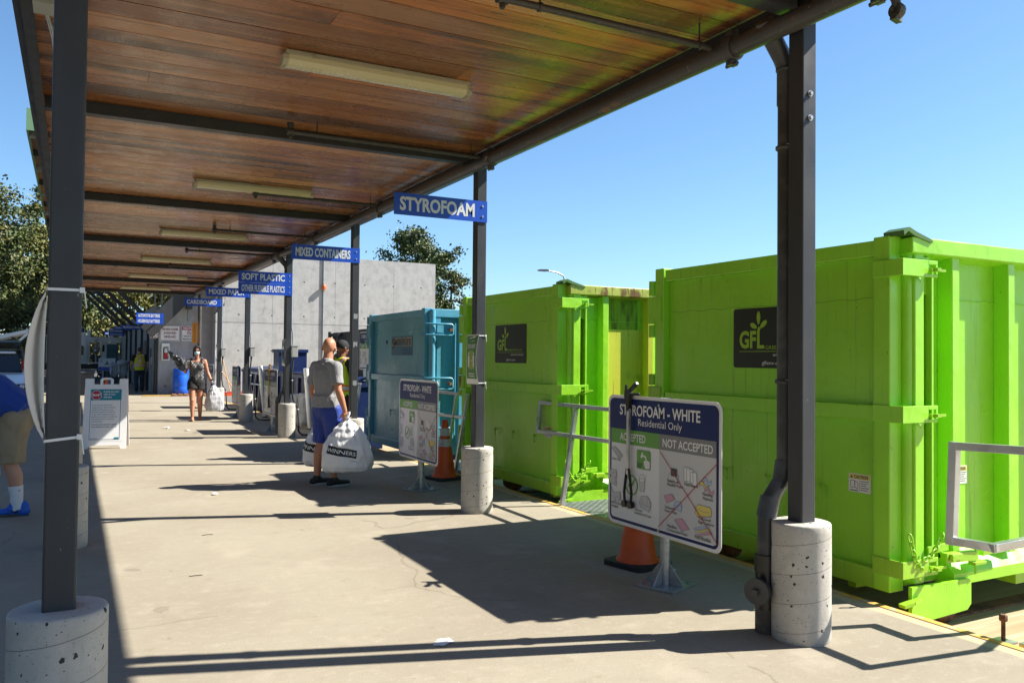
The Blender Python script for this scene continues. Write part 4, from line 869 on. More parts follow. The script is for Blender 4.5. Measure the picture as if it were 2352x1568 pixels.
        mb=MB(); mb.bar((-.10,-.09,.0),(-.02,-.10,.015),.05,.02); mb.bar((-.02,-.10,.015),(.05,-.09,.03),.05,.02); mb.build("skirt_hook",P2,o)
        mb=MB(); mb.bar((.18,-.06,.30),(.38,-.06,.31),.012,.05); mb.bar((.30,-.085,.25),(.62,-.085,.235),.045,.06); mb.bar((.33,-.11,.255),(.44,-.11,.25),.03,.04); mb.cyl((.34,-.115,.25),.02,.02,8,0,'y'); mb.bar((.50,-.10,.33),(.66,-.10,.31),.06,.008); mb.tube([(.60,-.10,.32),(.60,-.10,.12)],.008,6); mb.bar((.56,-.10,.19),(.68,-.10,.19),.05,.02); mb.bar((.68,-.075,.25),(.98,-.075,.265),.05,.05); mb.build("binder_bar",P2,o,bevel=.003)
        chain(o,[(-.03+.016*q,-.09,.42-.055*q+.0035*q*q) for q in range(9)]); chain(o,[(.10+.022*q,-.095-.002*q,.26+.003*q*q) for q in range(8)])
        for y in(.45,W-.5): 
            mb=MB(); mb.bx(.15,.27,y,y+.06,zb-.10,zb-.002); mb.build("cross_member",P2,o)
    else:
        mb=MB(); mb.tube([(.03,-.02,zb+.05),(.03,-.02,zt-.02)],.05,14); mb.bx(.07,.16,-.03,.06,zb+.1,zt-.1); mb.build("corner_post",P,o,bevel=.006)
        mb=MB(); mb.bx(.10,.2,-.045,-.03,.2,zt-.2); mb.build("corner_strip",P,o)
        for z0 in(1.80,1.02,.3):
            mb=MB(); mb.tube([(-.085,.12,z0),(-.085,-.05,z0),(-.08,-.09,z0),(.30,-.10,z0),(.33,-.10,z0+.02),(.33,-.10,z0+.14),(.30,-.10,z0+.16),(-.08,-.09,z0+.16),(-.085,-.05,z0+.16),(-.085,.12,z0+.16)],.014,8); s=mb.build("latch_hoop",P,o)
            mb=MB(); mb.bx(.27,.31,-.13,-.03,z0+.06,z0+.10); mb.build("latch_pin",M_RUST,s)
        mb=MB(); mb.tube([(.36,-.10,.35),(.36,-.10,zt-.2)],.012,8); mb.build("latch_rod",P,o)
    for y in (.55,1.05,1.5):
        mb=MB(); mb.tube([(-.014,y+.03,.62),(-.045,y+.03,.64),(-.05,y,.64),(-.048,y-.01,.55)],.008,6); mb.build("hook",P2,d)
    if logo:
        gfl(XFm((-.0135,1.19 if stain else 1.06,1.645))).build("company_decal",[M_BLACK,mat("decal_lime",(.32,.52,.03),.4),M_WHITE],d)
        caution(XFm((-.0135,.285,.685))).build("caution_label",[M_WHITE,M_YEL,M_INK],d)
        caution(XFf((.67,.0585,.73))).build("caution_label",[M_WHITE,M_YEL,M_INK],o)
    # wheels
    for xx in(.6,L-.5):
        for yy in(.18,W-.18):
            mb=MB(); mb.lathe([(.05,-.09),(.11,-.085),(.11,.085),(.05,.09)],(xx,yy,-.138),20,0,True,'y'); mb.build("wheel",M_RUST,o)
    return o
container(3.42,"clean lime green container closest to the camera, its black decal cut by the post")
container(7.40,"dirtier lime green container with a rust-stained top rail behind the STYROFOAM sign's post",P=M_LIMED,P2=M_LIMEG,rail=M_LIMER,stain=True,W=2.42)
o=container(11.12,"faded teal-blue container with a SMITHRITE decal, behind the second instruction sign",P=M_CYAN,P2=M_CYAN,rail=M_CYAN,style='blue',logo=False,ztop=2.18,W=2.55)
d=[c for c in o.children if c.name.startswith("door")][0]
mb=MB(); xf=XFm((-.0135,1.10,1.655)); mb.prism([(-.47,-.15),(.47,-.15),(.47,.15),(-.47,.15)],xf,0,.002,0)
mb.text("SMITHRITE",xf,0,.06,w=.87,h=.135,d=.003,m=1,bold=.045); mb.text("SMITHRITE",xf,0,.06,w=.83,h=.105,d=.0045,m=2,bold=.02); mb.text("S",xf,-.375,.04,w=.12,h=.17,d=.0052,m=2,bold=.03); mb.text("DISPOSAL LTD.",xf,.43,-.06,w=.38,h=.045,d=.003,m=3,al='R'); mb.text("604-629-4030",xf,.43,-.115,w=.38,h=.045,d=.003,m=3,al='R')
mb.build("company_decal",[mat("decal_blue",(.05,.17,.32),.5),mat("decal_tan",(.55,.42,.22),.5),M_INK,M_NAVY],d)
mb=MB(); mb.lathe([(.028,0),(.034,-.006),(.02,-.012),(.012,-.012)],(-.012,1.80,1.72),14,0,True,'x'); mb.build("round_port",M_BLACK,d)

# ================= railings and chequer plates at the gaps between containers
def railing(segs,label,m=M_ALU,w=.038):
    o=thing("guard_railing",label,"railing",(4.46,segs[0][0][1],0),0,"silver tube guard railings")
    oy=segs[0][0][1]
    for i,(a,b_) in enumerate(segs):
        ww=w*(1.08 if abs(a[2]-b_[2])>abs(a[1]-b_[1]) else 1)
        mb=MB(); mb.bar((a[0]-4.46,a[1]-oy,a[2]),(b_[0]-4.46,b_[1]-oy,b_[2]),ww,ww,ext=w/2+.0007*i); mb.build("rail_post" if abs(a[2]-b_[2])>abs(a[1]-b_[1]) else "rail_bar",m,o,bevel=.003)
    return o
def gate(y0,y1,label,tilt=.10,m=M_ALU):
    # y0 near end, y1 far end; upper frame overhangs past the foot
    X=4.40; yf=y1-.72; s=tilt
    def T(z): return X+s*z
    return railing([((T(.70),y0,.71),(T(.70),y1,.69)),((T(1.0),y0,1.0),(T(1.0),y1,1.0)),((T(.70),y1,.69),(T(1.0),y1,1.0)),((T(0)-.02,yf+.06,.02),(T(.98),yf,.98)),((T(0)-.02,y0+.1,.02),(T(.98),y0,.98))],label,m)
gate(6.02,7.80,"silver tube guard railing between the two lime green containers")
gate(9.68,10.75,"silver tube guard railing between the dirtier lime container and the teal one")
gate(14.2,15.6,"grey tube guard railing behind the worker in the black cap",m=M_GALV)
gate(22.75,24.25,"silver tube guard railing behind the MIXED PAPER sign's post")
railing([((4.45,2.99,1.0),(4.45,2.40,1.02)),((4.45,2.99,1.0),(4.45,3.01,.46)),((4.45,3.01,.46),(4.45,2.76,.47)),((4.45,2.76,.47),(5.2,2.60,.55)),((4.45,2.40,1.02),(5.2,2.3,1.02)),((5.2,2.60,.55),(5.2,2.3,1.02)),((5.2,2.45,.6),(5.2,2.45,-.25))],"grey tube guard railing at the picture's right edge in front of the closest lime container",w=.045)
for y,y1,l in((5.95,7.25,"silver chequer plate step in the gap between the two lime green containers"),(9.9,10.95,"silver chequer plate step beside the teal container")):
    mb=MB(); mb.bx(XE+.012,XE+.62,y,y1,-.03,.006); rnd=random.Random(1)
    for i in range(int((y1-y)/.04)):
        for j in range(14):
            cx,cy=XE+.04+.042*j,y+.03+.04*i; s=1 if (i+j)%2 else -1
            mb.bar((cx-.012,cy-.012*s,.0075),(cx+.012,cy+.012*s,.0075),.006,.005)
    o=mb.build("chequer_plate",M_GALV); tag(o,l,"step plate")
o=thing("anchor_bolt","rusty anchor bolt standing up beside the yellow edge line at the lower right","bolt",(4.46,2.72,-.02)); mb=MB(); mb.tube([(0,0,0),(0,0,.11)],.011,10); mb.lathe([(.019,.105),(.021,.11),(.021,.135),(.016,.14)],(0,0,0),6,0,False); mb.build("shank",M_RUST,o); mb=MB(); mb.bx(-.05,.05,-.05,.05,-.01,0); mb.build("washer_plate",M_GALV,o)
mb=MB(); mb.bx(4.43,4.95,2.35,2.62,-.03,.004); o=mb.build("cover_plate",M_GALV,bevel=.003); tag(o,"grey steel cover plate beside the anchor bolt at the lower right corner","plate")
o=thing("anchor_bolt","rusty anchor bolt in front of the lime skirt plate, between the two lime containers","bolt",(4.60,6.62,0)); mb=MB(); mb.tube([(0,0,0),(0,0,.2)],.013,10); mb.lathe([(.024,.19),(.024,.225)],(0,0,0),6,0,False); mb.build("shank",M_RUST,o)

# electrical boxes with drooping cables on the posts
def ebox(k,label):
    o=thing("electrical_box",label,"electrical box",(XR,Yk(k),1.46),0,"electrical boxes on the posts")
    mb=MB(); mb.bx(.055,.155,-.13,.0,0,.205); mb.bx(.05,.16,-.137,.0,.196,.212); mb.build("box",M_BOXG,o,bevel=.004)
    mb=MB(); mb.cyl((.157,-.06,.12),.014,.02,10,0,'x'); mb.build("button",M_RED,o)
    mb=MB(); mb.tube([(.085,.0,.2),(.085,.0,.42),(.07,.02,.55),(.07,.02,1.9)],.012,8); mb.build("conduit",M_GALV,o)
    mb=MB(); mb.tube([(.09,-.05,0),(.09,-.05,-.06)],.022,10); mb.build("cable_gland",M_DARK,o)
    mb=MB(); mb.tube([(.09,-.05,-.05),(.07,-.05,-.3),(.072,-.05,-.6),(.10,-.05,-.78),(.185,-.05,-.93),(.20,-.05,-1.15),(.205,-.05,-1.35),(.27,-.04,-1.42),(.42,0,-1.435),(.7,.08,-1.437),(.9,.1,-1.437)],.016,10); mb.build("cable",M_RUBBER,o)
    for z in(-.42,-.95): 
        mb=MB(); mb.lathe([(.02,-.008),(.02,.008)],(.073 if z>-.9 else .187,-.05,z),10); mb.build("cable_clip",M_TIE,o)
ebox(4,"grey electrical box on the SOFT PLASTIC sign's post, its black cable looping to the ground"); ebox(5,"grey electrical box on the MIXED PAPER sign's post with a black cable"); ebox(6,"grey electrical box on the CARDBOARD sign's post with a black cable")
# leaning white pipes
for (a,b_,l) in (((4.285,16.79,0),(4.18,16.79,1.235),"leaning white plastic pipe beside the dirty tote bag"),((4.117,20.43,0),(3.99,20.43,1.245),"leaning white plastic pipe behind the sign with the mustard litter picker")):
    mb=MB(); a=Vector(a); mb.tube([(0,0,.02),Vector(b_)-a],.052,16); o=mb.build("leaning_pipe",M_WPVC); o.location=a; tag(o,l,"pipe","leaning white pipes")
    mb=MB(); mb.lathe([(.07,0),(.07,.02)],(0,0,0),16); mb.build("pipe_foot",M_RUBBER,o)
# tote bags
for x,y,s,l in((4.42,17.55,1.0,"dirty white tote bag standing beside the leaning pipe"),(4.12,17.7,.92,"smaller dirty white tote bag against the navy bin")):
    o=thing("tote_bag",l,"bag",(x,y,0),.2,"dirty white tote bags"); fuse("bag",[('k',(-.1,0,0),(-.08,0,.7*s),.14,.11,{'ax':.8}),('k',(.1,0,0),(.08,0,.74*s),.14,.12,{'ax':.8}),('c',(-.13,0,.1),(.13,0,.1),.12,.12)],.02,[M_TOTE],o,warp=folds(.03,5,(1,1,1),x))
# navy bins and compactor beyond the platform edge
def bin_(x0,x1,y0,y1,z0,z1,label,lid=True,m=M_NAVYP):
    o=thing("navy_bin",label,"waste bin",(x0,y0,0),0,"navy waste bins"); W,D=x1-x0,y1-y0
    mb=MB(); mb.bx(0,.03,0,D,z0,z1); mb.bx(W-.03,W,0,D,z0,z1); mb.bx(.03,W-.03,0,.03,z0,z1); mb.bx(.03,W-.03,D-.03,D,z0,z1); mb.bx(.03,W-.03,.03,D-.03,z0,z0+.03); mb.build("bin_body",m,o)
    mb=MB(); mb.bx(-.03,W+.03,-.03,.03,z1-.06,z1+.02); mb.bx(-.03,W+.03,D-.03,D+.03,z1-.06,z1+.02); mb.bx(-.03,.03,.03,D-.03,z1-.06,z1+.02); mb.bx(W-.03,W+.03,.03,D-.03,z1-.06,z1+.02); mb.build("bin_rim",m,o,bevel=.006)
    for q in range(int(D/.7)): 
        mb=MB(); mb.bx(-.05,-.001,.35+.7*q,.43+.7*q,z0+.05,z1-.065); mb.build("rib",m,o)
    if lid:
        for q in range(2):
            mb=MB(); a=.04+q*(D/2); mb.add([(0,a,z1+.03),(W*.5,a,z1+.10),(W,a,z1+.05),(W,a+D/2-.08,z1+.05),(W*.5,a+D/2-.08,z1+.10),(0,a+D/2-.08,z1+.03)]+[(0,a,z1+.06),(W*.5,a,z1+.13),(W,a,z1+.08),(W,a+D/2-.08,z1+.08),(W*.5,a+D/2-.08,z1+.13),(0,a+D/2-.08,z1+.06)],[(5,4,1,0),(4,3,2,1),(6,7,10,11),(7,8,9,10),(0,1,7,6),(1,2,8,7),(11,10,4,5),(10,9,3,4),(6,11,5,0),(2,3,9,8)]); mb.build("lid",m,o)
    return o
bin_(4.52,6.4,18.3,21.9,-.2,1.05,"long navy bin with lids behind the SOFT PLASTIC post and the tote bags")
bin_(4.55,6.4,22.6,26.0,-.2,1.06,"navy bin beyond the silver railing by the MIXED PAPER post")
o=bin_(4.25,4.9,19.6,20.2,1.12,1.62,"small raised navy hopper standing above the long navy bin",False); mb=MB(); mb.bar((.3,.3,1.12),(.3,.3,.9),.06,.06); mb.build("hopper_stem",M_NAVYP,o)
bin_(4.5,5.05,14.55,17.9,-.2,.98,"navy bin behind the worker in the black cap")
o=thing("compactor","dark slate compactor hopper behind the two men and the sign headed OTHER FLEXIBLE","compactor",(5.18,15.9,0))
mb=MB(); mb.bx(.05,2.2,.0,2.7,-.25,2.02); mb.bx(0,.05,.0,1.2,1.0,2.04); mb.build("compactor_body",M_SLATE,o,bevel=.01); mb=MB(); mb.bx(-.03,.5,2.0,2.75,1.93,2.0); mb.bx(-.04,0,2.62,2.76,1.9,2.04); mb.bx(-.04,0,1.95,2.03,1.6,1.95); mb.build("compactor_lid",M_SLATE,o,bevel=.006)
mb=MB(); mb.bx(-.015,.045,.15,.75,.55,.95); mb.build("control_panel",M_NAVYP,o); mb=MB(); mb.lathe([(.12,0),(.10,.12),(.01,.16)],(0,0,1.02),14); o2=mb.build("yellow_bucket_lid",M_YELST); o2.location=(4.85,14.6,.05); tag(o2,"yellow plastic cover lying on the navy bin behind the lit post","cover")
# ================= concrete building at the far end
o=thing("concrete_building","grey formed-concrete building with a plain sunlit wall and a recessed shaded entrance corner","building",(2.8,33.2,0))
def L(mb,name,m,par,**k): # parts of the building are modelled in world coordinates
    mb.v=[(x-2.8,y-33.2,z) for x,y,z in mb.v]; return mb.build(name,m,par,**k)
mb=MB(); mb.bx(4.66,13.45,32.3,44,-.6,2.715); mb.bx(4.66,13.45,32.3,44,2.735,5.41); mb.bx(4.68,13.43,32.32,43.98,2.70,2.75); L(mb,"sunlit_wall",M_WALL,o)
mb=MB(); pol=[(2.8,0),(4.66,0),(4.66,4.6),(4.1,4.2),(2.8,2.75)]; mb.prism(pol,lambda u,v,d:(u,33.2+d,v),0,.3); mb.bx(2.8,3.1,33.5,34.3,0,3.2); mb.bx(2.8,3.1,35.6,62,0,3.4); mb.bx(2.8,3.1,34.3,35.6,2.15,3.2); L(mb,"shaded_wall",M_WALL,o)
mb=MB(); mb.bx(2.79,2.84,34.3,34.36,0,2.15); mb.bx(2.79,2.84,35.54,35.6,0,2.15); mb.bx(2.79,2.84,34.36,35.54,2.09,2.15); d=L(mb,"door_frame",M_GALV,o)
mb=MB(); mb.bx(2.90,2.95,34.36,35.54,0,2.09); L(mb,"door",M_SLATE,o); mb=MB(); mb.bx(2.5,2.8,34.2,35.8,2.35,2.40); L(mb,"door_hood",M_GALV,o)
for y in(37.5,41,45,49,53):
    mb=MB(); mb.bx(2.70,2.80,y,y+.1,0,3.0); L(mb,"wall_pilaster",M_STEEL,o)
mb=MB(); mb.bx(2.76,2.80,38.6,40.2,0,2.1); L(mb,"door",M_SLATE,o)
mb=MB(); mb.bx(2.78,2.8,36.4,36.9,1.35,1.75); L(mb,"wall_panel",M_BLACK,o); mb=MB(); mb.bx(2.78,2.8,36.05,36.2,1.1,1.4); L(mb,"notice",M_PAPER,o)
# upper roof on struts; hidden right-hand stretch added to keep sun off them
mb=MB(); mb.bx(-.98,4.6,21.5,60,6.62,6.8); mb.bx(4.6,7.0,34,60,6.62,6.8); L(mb,"upper_roof_and_sun_block",M_WOOD if False else mat("soffit_boards",(.26,.13,.055),.6,layers=[(3,(.2,.09,.04),.45,.7,5,(.4,8,1))]),o)
mb=MB(); mb.bx(-1.02,-.98,21.46,60,6.5,7.0); mb.bx(-.98,4.6,21.46,21.5,6.5,7.0); L(mb,"roof_fascia",M_LGRN,o)
for y in range(22,60,2):
    mb=MB(); mb.bx(-.97,4.6,y,y+.08,6.46,6.62); L(mb,"rafter",M_GALV if y%4 else M_STEEL,o)
for y in(36,40.5,45,49.5,54):
    mb=MB(); mb.bar((2.8,y,2.75),(-.9,y,6.4),.16,.16); L(mb,"strut",M_STEEL,o)
mb=MB(); mb.bar((2.35,32.9,2.3),(4.6,32.9,4.75),.25,.55,up=(0,0,1)); L(mb,"stair_stringer",M_STEEL,o)
for q in range(9):
    x=2.6+.24*q; z=2.95+.26*q; mb=MB(); mb.bx(x,x+.05,32.86,32.92,z,z+1.5); L(mb,"stair_baluster",M_STEEL,o)
mb=MB(); mb.bar((2.5,32.89,4.2),(4.6,32.89,6.4),.06,.06); L(mb,"stair_handrail",M_STEEL,o)
mb=MB(); mb.bx(3.72,3.9,32.75,33.2,3.2,3.65); L(mb,"wall_lamp",M_SLATE,o); mb=MB(); mb.tube([(3.8,33.17,3.3),(3.8,33.17,2.75)],.02,6); L(mb,"conduit",M_GALV,o)
mb=MB(); mb.tube([(4.9,32.27,4.4),(4.9,32.27,3.55),(4.9,32.15,3.4),(4.4,32.15,3.32)],.09,12); mb.bar((4.9,32.25,3.35),(4.55,32.25,2.95),.05,.05); L(mb,"wall_pipe",M_PIPE,o)
mb=MB(); mb.tube([(8.68,32.27,.4),(8.68,32.27,5.38)],.025,8); L(mb,"conduit",M_GALV,o)
o=thing("beacon","small orange signal beacon on a conduit on the sunlit concrete wall","beacon",(8.68,32.24,4.05)); mb=MB(); mb.lathe([(.05,0),(.07,.02),(.07,.16),(.03,.2)],(0,-.06,.06),12); mb.build("lens",M_AMBER,o); mb=MB(); mb.tube([(0,0,0),(0,-.06,0),(0,-.06,.06)],.03,8); mb.build("bracket",M_GALV,o)
# wall signs
def plate(x,y,z,w,h,label,cat="wall sign",rim=M_RED,fn=None,mats=None):
    o=thing("wall_sign",label,cat,(x,y,z)); xf=XFf((0,0,0)); mb=MB(); mb.prism(rrect(w,h,.03,w/2,h/2),xf,0,.012); mb.build("sign_panel",M_WHITE,o)
    mb=MB(); fn(mb,xf); mb.build("print",mats,o); return o
def f1(mb,xf):
    mb.line(rrect(.65,.54,.03,.35,.29),.014,xf,.014,0,True)
    for q,s in enumerate(("THIS AREA IS UNDER","24 HOUR VIDEO","SURVEILLANCE")): mb.text(s,xf,.35,.44-.14*q,w=(.57,.43,.40)[q],h=.09,d=.015,m=0,bold=.03)
plate(2.83,33.18,2.0,.70,.58,"white sign reading THIS AREA IS UNDER 24 HOUR VIDEO SURVEILLANCE on the shaded wall",fn=f1,mats=[mat("print_maroon",(.16,.02,.02),.5)])
def f2(mb,xf):
    mb.rect(.02,.53,.42,.57,xf,.014,0); mb.text("NOTICE",xf,.275,.495,w=.42,h=.10,d=.016,m=1,bold=.04); mb.line(circle(.07,.275,.32,20),.018,xf,.015,0,True); mb.line([(.225,.365),(.325,.275)],.016,xf,.016,0); mb.rect(.235,.315,.312,.33,xf,.0155,2)
    mb.text("THIS IS A NON",xf,.275,.19,w=.42,h=.065,d=.015,m=2,bold=.03); mb.text("SMOKING FACILITY",xf,.275,.085,w=.46,h=.065,d=.015,m=2,bold=.03); mb.line(rrect(.51,.55,.03,.275,.29),.008,xf,.0145,2,True)
plate(3.58,33.18,2.0,.55,.59,"white sign headed NOTICE with a no-smoking ring on the shaded wall",fn=f2,mats=[mat("print_crimson",(.35,.015,.03),.5),M_WHITE,M_INK])
o=thing("wall_sign","striped sign with a red fire extinguisher at the corner of the shaded wall","wall sign",(2.47,33.1,2.1)); xf=XFf((0,0,0)); mb=MB(); mb.prism([(0,0),(.31,0),(.31,.46),(0,.46)],xf,0,.01); mb.build("sign_panel",M_WHITE,o)
mb=MB()
for q in range(9):
    a=-.3+.09*q
    pts=[(a,0),(a+.04,0),(a+.5,.46),(a+.46,.46)]; c=[]
    lo,hi=0,.31
    # clip stripe to the panel
    def at(u0,u1,t): return u0+(u1-u0)*t
    poly=[]
    for (p,q2) in ((0,3),(1,2)):
        x0,x1=pts[p][0],pts[q2][0]
        t0=max(0,(lo-x0)/(x1-x0)); t1=min(1,(hi-x0)/(x1-x0)); poly.append((at(x0,x1,t0),.46*t0,at(x0,x1,t1),.46*t1,t0<t1))
    if poly[0][4] and poly[1][4]: mb.flat([(poly[0][0],poly[0][1]),(poly[1][0],poly[1][1]),(poly[1][2],poly[1][3]),(poly[0][2],poly[0][3])],xf,.0115,0)
mb.rect(.075,.235,.05,.41,xf,.013,1); mb.flat(rrect(.085,.24,.03,.155,.20),xf,.0145,0); mb.rect(.13,.18,.32,.36,xf,.0145,0); mb.flat([(.15,.35),(.22,.38),(.22,.36),(.17,.335)],xf,.0146,0); mb.build("print",[mat("print_fire_red",(.22,.015,.02),.5),M_WHITE],o)
o=thing("extinguisher_cabinet","white glass-fronted cabinet holding a fire extinguisher on the shaded wall","cabinet",(2.9,33.2,1.28)); mb=MB(); mb.bx(0,.035,-.14,0,0,.63); mb.bx(.235,.27,-.14,0,0,.63); mb.bx(.035,.235,-.14,0,0,.04); mb.bx(.035,.235,-.14,0,.52,.63); mb.bx(.035,.235,-.02,-.001,.04,.52); mb.build("cabinet_body",M_TRUCKW,o)
o=thing("fire_extinguisher","red fire extinguisher inside the white wall cabinet","fire extinguisher",(3.035,33.12,1.325)); mb=MB(); mb.lathe([(.03,0),(.06,.01),(.062,.2),(.062,.24)],(0,0,0),16); mb.build("cylinder",M_RED,o); mb=MB(); mb.lathe([(.061,0),(.06,.11),(.03,.15),(.02,.2)],(0,0,.24),16); mb.build("label_band",M_WHITE,o); mb=MB(); mb.bar((0,0,.44),(.06,-.03,.43),.02); mb.tube([(0,-.02,.43),(-.06,-.03,.4),(-.065,-.03,.2)],.012,6); mb.build("valve",M_BLACK,o)
for y,rows,lab,x0 in ((31.6,[("AUTOMOTIVE BATTERIES",.03,.62,.80),("HOUSEHOLD BATTERIES",.03,.62,.80)],"two-row blue overhead sign reading AUTOMOTIVE BATTERIES and HOUSEHOLD BATTERIES",1.93),(40.8,[("PROPANE TANKS",.05,.55,.8)],"blue overhead sign reading PROPANE, partly hidden by the battery sign",1.9),(48.9,[("COOKING OIL ONLY",.05,.55,.80)],"shaded blue overhead sign reading COOKING OIL ONLY",1.9),(56,[("ANTIFREEZE",.05,.55,.8),("MOTOR OIL ONLY",.05,.55,.8)],"shaded two-row blue overhead sign reading MOTOR OIL ONLY",1.9),(61.5,[("PAINT & PRODUCT CARE",.05,.5,.8)],"farthest blue overhead sign, dim and small, reading PAINT & PRODUCT CARE",1.85)):
    overhead(y,rows,lab,x0=x0,x1=x0+.88,z1=2.945 if y<40 else (2.80 if y<45 else (3.0 if y<60 else 2.98)),hh=.19)
    if y<33:
        mb=MB(); mb.tube([(2.74,y+.02,2.72),(2.74,33.25,2.72)],.03,8); mb.tube([(2.74,33.3,0),(2.74,33.3,3.0)],.04,8); p=mb.build("sign_bracket",M_STEEL); p.parent=[q for q in COL.objects if q.name.startswith("overhead_sign")][-1] if False else None
        tag(p,"steel bracket holding the AUTOMOTIVE BATTERIES sign out from the wall corner","bracket")
# barrel on a pallet, broom
o=thing("timber_pallet","low timber pallet under the blue barrel","pallet",(3.18,31.95,0)); mb=MB()
for q in range(3): mb.bx(0,1.15,.02+.38*q,.12+.38*q,.003,.06)
for q in range(6): mb.bx(0+.2*q,.14+.2*q,0,.9,.06,.08)
mb.build("pallet_boards",M_TIMBER,o)
o=thing("blue_barrel","blue plastic barrel standing on a timber pallet","barrel",(3.50,32.4,.081)); mb=MB(); mb.lathe([(.24,0),(.27,.03),(.275,.22),(.265,.25),(.275,.28),(.28,.46),(.275,.66),(.265,.69),(.275,.72),(.27,.88),(.25,.91)],(0,0,0),28); mb.build("barrel_body",M_BARREL,o); mb=MB(); mb.cyl((.1,.05,.91),.04,.02,12); mb.build("bung",M_BLACK,o)
def broom(x,y,tx,tz,label):
    o=thing("broom",label,"broom",(x,y,0),0,"brooms leaning on the sunlit wall"); mb=MB(); mb.tube([(0,-.05,.14),(tx,.38,tz)],.018,8); mb.build("handle",M_HANDLE,o); mb=MB(); mb.bx(-.24,.20,-.12,.02,.10,.15); mb.build("broom_head",M_RED,o); mb=MB(); mb.prism([(-.24,.1),(.20,.1),(.22,0.003),(-.26,0.003)],lambda u,v,d:(u,d,v),-.14,.04); mb.build("bristles",M_ORANGE,o)
broom(5.15,31.85,-.32,1.75,"long broom with a red head leaning against the sunlit concrete wall"); broom(5.35,31.88,-.55,1.05,"shorter broom crossing the long one against the sunlit wall")
mb=MB(); mb.bx(-.7,.7,-.12,.12,0,.12); o=mb.build("timber_beam",M_TIMBER); o.location=(4.85,29.0,-.249); o.rotation_euler=(0,0,R(-55)); tag(o,"pale timber beam lying on the ground in front of the sunlit wall","timber")

# ================= A-frame sign
o=thing("sandwich_board","white plastic A-frame sign with a red octagon and teal header, half in sun","A-frame sign",(.49,14.68,0),R(-9))
lean=lambda s:(lambda u,v,d:(u,s*(.20-v*.17)*-1-d*s if s>0 else (.20-v*.17)-d*s,v))
def leanf(u,v,d): return (u,-(.21-.175*v)-d,v)
def leanb(u,v,d): return (u,(.21-.175*v)+d,v)
out=[(-.315,.0),(-.235,.0),(-.215,.055),(.215,.055),(.235,0),(.315,0),(.302,1.09),(.19,1.09),(.185,1.0),(-.185,1.0),(-.19,1.09),(-.302,1.09)]
for fn,nm in((leanf,"front_panel"),(leanb,"back_panel")):
    mb=MB(); mb.prism(out,fn,0,.028); mb.tube([fn(-.075,.99,.014),fn(-.075,1.075,.014),fn(-.055,1.09,.014),fn(.055,1.09,.014),fn(.075,1.075,.014),fn(.075,.99,.014)],.017,8); 
    mb.line(rrect(.53,.84,.02,0,.53),.02,fn,.0285,0,True); mb.build(nm,M_WPLAST,o,bevel=.006)
mb=MB(); mb.flat([(-.255,.12),(.255,.12),(.255,.94),(-.255,.94)],leanf,.030,0)
mb.line([(-.215,.145),(.215,.145),(.215,.915),(-.215,.915)],.006,leanf,.0312,1,True); mb.rect(-.215,.225,.755,.925,leanf,.0316,2)
oc=[(-.135+.078*math.cos(R(22.5+45*i)),.835+.078*math.sin(R(22.5+45*i))) for i in range(8)]; mb.flat(oc,leanf,.0326,0); mb.flat([(-.135+(x+.135)*.92,.835+(y-.835)*.92) for x,y in oc],leanf,.0336,3); mb.text("Stop!",leanf,-.135,.835,w=.115,h=.055,d=.0346,m=0,bold=.03,rot=.12)
for q,s in enumerate(("PLEASE DO NOT","VISIT IF YOU","ARE SICK.")): mb.text(s,leanf,-.035,.885-.042*q,w=(.225,.17,.125)[q],h=.024,d=.0328,m=0,bold=.03,al='L')
for q,s in enumerate(("If you are experiencing ANY","cough, fever or other respiratory","symptoms OR believe you may","have been exposed to COVID-19","or any other respiratory illness,","please do not enter our facility for","the protection of our customers","and employees.")): mb.text(s,leanf,-.19,.675-.036*q,w=(.29,.34,.30,.33,.33,.36,.32,.155)[q],h=.024,d=.0312,m=4,bold=.008,al='L')
for q,s in enumerate(("If you have any questions, please","call a healthcare provider or 8-1-1.")): mb.text(s,leanf,-.19,.375-.036*q,w=.36,h=.024,d=.0312,m=4,bold=.03,al='L')
mb.flat([(.13,.15),(.205,.15),(.205,.178),(.145,.178)],leanf,.0325,2); mb.rect(-.2,-.1,.158,.164,leanf,.0312,4); mb.build("poster",[M_PAPER,M_NAVY,M_TEAL,mat("octagon_red",(.42,.02,.03),.45),M_INK],o)

# ================= passage clutter and vehicles far off
o=thing("leaning_board","white and blue display board on a pail in the shaded passage","sign",(1.43,44,0)); xf=XFf((-.36,0,.72)); mb=MB(); mb.prism([(0,0),(.70,-.02),(.74,.58),(.02,.58)],xf,0,.03,0); mb.flat([(.01,.01),(.69,-.01),(.70,.17),(.012,.17)],xf,.032,1); mb.text("OIL FILTERS &",xf,.35,.11,w=.42,h=.05,d=.034,m=2); mb.rect(.25,.5,.26,.3,xf,.033,3); mb.flat([(.3,.3),(.46,.3),(.38,.48)],xf,.033,3); mb.rect(.06,.2,.36,.52,xf,.033,2); mb.build("board_panel",[M_WHITE,M_BLUE,M_LGREY,M_GREYS],o); mb=MB(); mb.bar((-.28,.05,.75),(-.5,.5,.0),.04); mb.bar((.3,.05,.75),(.4,.5,.0),.04); mb.build("leg",M_STEEL,o)
mb=MB(); mb.lathe([(.11,0),(.13,.3),(.135,.31)],(0,0,0),16); o=mb.build("pail",M_LBLUE); o.location=(1.52,43.6,0); tag(o,"pale pail under the white and blue display board","pail")
mb=MB(); mb.bx(0,.56,0,.6,0,2.02); mb.bx(-.01,.57,-.01,.0,.02,1.2); mb.text("DANGER",XFf((0,0,0)),.28,1.7,w=.3,h=.05,d=.002,m=1); o=mb.build("teal_cabinet",[M_TEALP,M_BLACK]); o.location=(1.55,48,0); tag(o,"tall dark teal cabinet standing in the shaded passage","cabinet")
